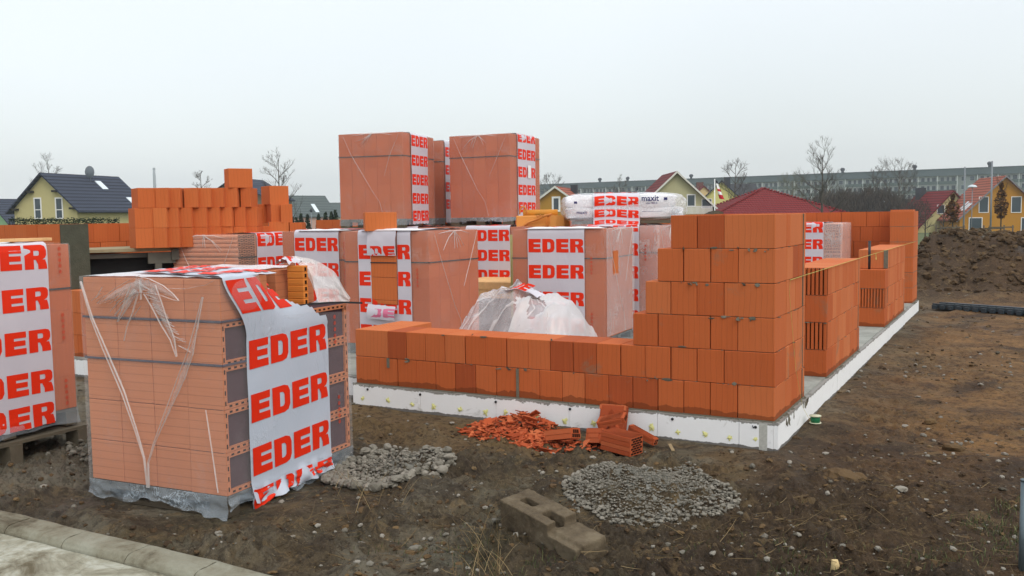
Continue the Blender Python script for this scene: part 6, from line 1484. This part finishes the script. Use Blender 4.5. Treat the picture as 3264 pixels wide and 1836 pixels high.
# young trees keeping their brown leaves, tied to stake frames
LEAF = Mat('brown_leaf', srgb(96, 66, 40), .9, .15); t = LEAF.attr('tint'); LEAF.col(LEAF.ramp(t, [(0, srgb(66, 46, 32)), (.6, srgb(112, 78, 46)), (1, srgb(142, 104, 60))])); LEAF = LEAF.m
def young(lab, u, dep_, vt, vb, hw_px, seed, stakes=True):
    rnd = random.Random(seed); c = at(u, 700, dep_); gz = base_z(dep_); T = thing('young_tree', lab, 'tree', (c.x, c.y, 0), LAT, 'young trees holding brown leaves'); z1, z0 = zat(u, vt, dep_), zat(u, vb, dep_); R = hw_px/FP*dep_
    mb = MB(); mb.tube([(0, 0, gz), (.02, 0, z0), (0, 0, z1)], [.05, .04, .012], 7)
    for k in range(26):
        z = z0+(z1-z0)*rnd.random()*.9; a = rnd.uniform(0, 6.3); mb.tube([(0, 0, z), (R*.5*math.cos(a), R*.5*math.sin(a), z+.3), (R*.8*math.cos(a), R*.8*math.sin(a), z+.7)], [.014, .01, .004], 3, 0, .5, False)
    mb.build('trunk', BARK, T); mb = MB()
    for k in range(2400):
        f = rnd.random(); z = z0+(z1-z0)*f; rr = R*(max(0,math.sin(min(1, f*1.15+.12)*3.0))**.7)*(1+.4*pn(f*6, seed, 1)); a = rnd.uniform(0, 6.3); q = rnd.random()**.5*rr; 
        if pn(math.cos(a)*q*4, math.sin(a)*q*4+seed, z*2.5) < -.12: continue
        p = Vector((q*math.cos(a), q*math.sin(a), z)); s = rnd.uniform(.05, .09); A = Matrix.Rotation(rnd.uniform(0, 6.3), 3, 'Z') @ Matrix.Rotation(rnd.uniform(0, 3.1), 3, 'X'); mb.face([p+A @ Vector(v)*s for v in ((-1, 0, 0), (0, -.6, 0), (1, 0, 0), (0, .6, 0))], 0, rnd.random())
    mb.build('crown', LEAF, T)
    if stakes:
        zs = zat(u, 718, dep_); mb = MB()
        for (x, y) in ((-.9, -.4), (.5, -.5), (-.7, .7), (.6, .7)): mb.tube([(x, y, gz), (x, y, zs)], .045, 6)
        mb.box((-1.0, -.47, zs-.16), (.6, -.43, zs-.08)); mb.box((-.75, .68, zs-.25), (.65, .72, zs-.17)); mb.build('stake_frame', simple('stake_wood', srgb(92, 82, 68), .9), T)
young('young tree with brown leaves tied to stakes in front of the golden orange house', 3190, 58, 575, 696, 21, 3)
young('young tree with brown leaves left of the first steel mast', 3036, 58, 618, 708, 21, 7)
# clipped conifers and the hedge
CON_ = Mat('conifer_green', (.02, .04, .02, 1), .9, .1); t = CON_.attr('tint'); CON_.col(CON_.ramp(t, [(0, srgb(26, 34, 28)), (1, srgb(56, 70, 50))])); CON_ = CON_.m
rnd = random.Random(2)
cl_ = ['leftmost', 'second', 'third', 'fourth', 'fifth', 'sixth', 'seventh', 'eighth']
for k, (x, y) in enumerate(((930, 690), (945, 696), (960, 684), (980, 686), (1016, 685), (1038, 679), (1057, 677), (1070, 671))):
    dp = 60; c = at(x, 700, dp); T = thing('conifer', '%s small dark conifer in the row behind the back wall' % cl_[k], 'conifer', (c.x, c.y, base_z(dp)), 0, 'small conifers behind the wall'); zt_ = zat(x, y, dp)-base_z(dp); mb = MB(); mb.tube([(0, 0, 0), (0, 0, zt_*.8)], .04, 5); mb.build('trunk', BARK, T); mb = MB()
    for q in range(420):
        f = rnd.random()**.8; R = .42*(1-f)+.02; a = rnd.uniform(0, 6.3); p = Vector((R*math.cos(a), R*math.sin(a), .1+f*(zt_-.1))); s = .09; A = Matrix.Rotation(a, 3, 'Z') @ Matrix.Rotation(rnd.uniform(-.9, .9), 3, 'Y'); mb.face([p+A @ Vector(v)*s for v in ((-.6, 0, -.4), (.8, -.4, .3), (.5, 0, 1.2), (.2, .5, .2))], 0, rnd.random())
    mb.build('crown', CON_, T)
mb = MB()
for k in range(5200):
    u = rnd.uniform(28, 380); dp = rnd.uniform(24, 25.5); hb = 704-8*abs(pn(u*.045, 2))*(1.2 if pn(u*.013, 7) > -.1 else .4)-4; c = at(u, 700, dp); z = zat(u, hb, dp)-rnd.random()**1.5*.5-(0 if rnd.random() < .8 else -.04); p = Vector((c.x, c.y, z)); s = rnd.uniform(.015, .03); A = Matrix.Rotation(rnd.uniform(0, 6.3), 3, 'Z') @ Matrix.Rotation(rnd.uniform(0, 3.1), 3, 'X'); mb.face([p+A @ Vector(v)*s for v in ((-1, 0, 0), (0, -.6, 0), (1.2, 0, 0), (0, .6, 0))], 0, rnd.random()*.8)
tag(mb.build('hedge', CON_), 'ragged dark green hedge behind the left wall', 'hedge', kind='stuff')
# scrub growing on the far side of the spoil heap
mb = MB()
for k in range(2600):
    x = rnd.uniform(2.2, 9); y = rnd.uniform(17, 24); z = ghs(x, y); a = rnd.uniform(0, 6.3); L = rnd.uniform(.08, .3); d = Vector((math.cos(a)*.4, math.sin(a)*.4, 1))*L; s = Vector((cR.x, cR.y, 0))*.008; p = Vector((x, y, z)); mb.face([p-s, p+s, p+d], 0, rnd.random())
tag(mb.build('scrub', GRASS), 'low weeds on the back of the spoil heap', 'weeds', kind='stuff')
# ================================================================== haze
mb = MB(); mb.box((-1250, -150, -6), (900, 1250, 75)); hz = Mat('haze_air'); hz.t.nodes.remove(hz.b); pv = hz.n('ShaderNodeVolumePrincipled'); pv.inputs['Color'].default_value = (.86, .93, .97, 1); pv.inputs['Density'].default_value = .0005; pv.inputs['Anisotropy'].default_value = .1
hz.l(pv.outputs[0], hz.out.inputs['Volume']); o = mb.build('haze', hz.m); tag(o, 'thin pale mist over the whole neighbourhood', 'haze', kind='stuff')
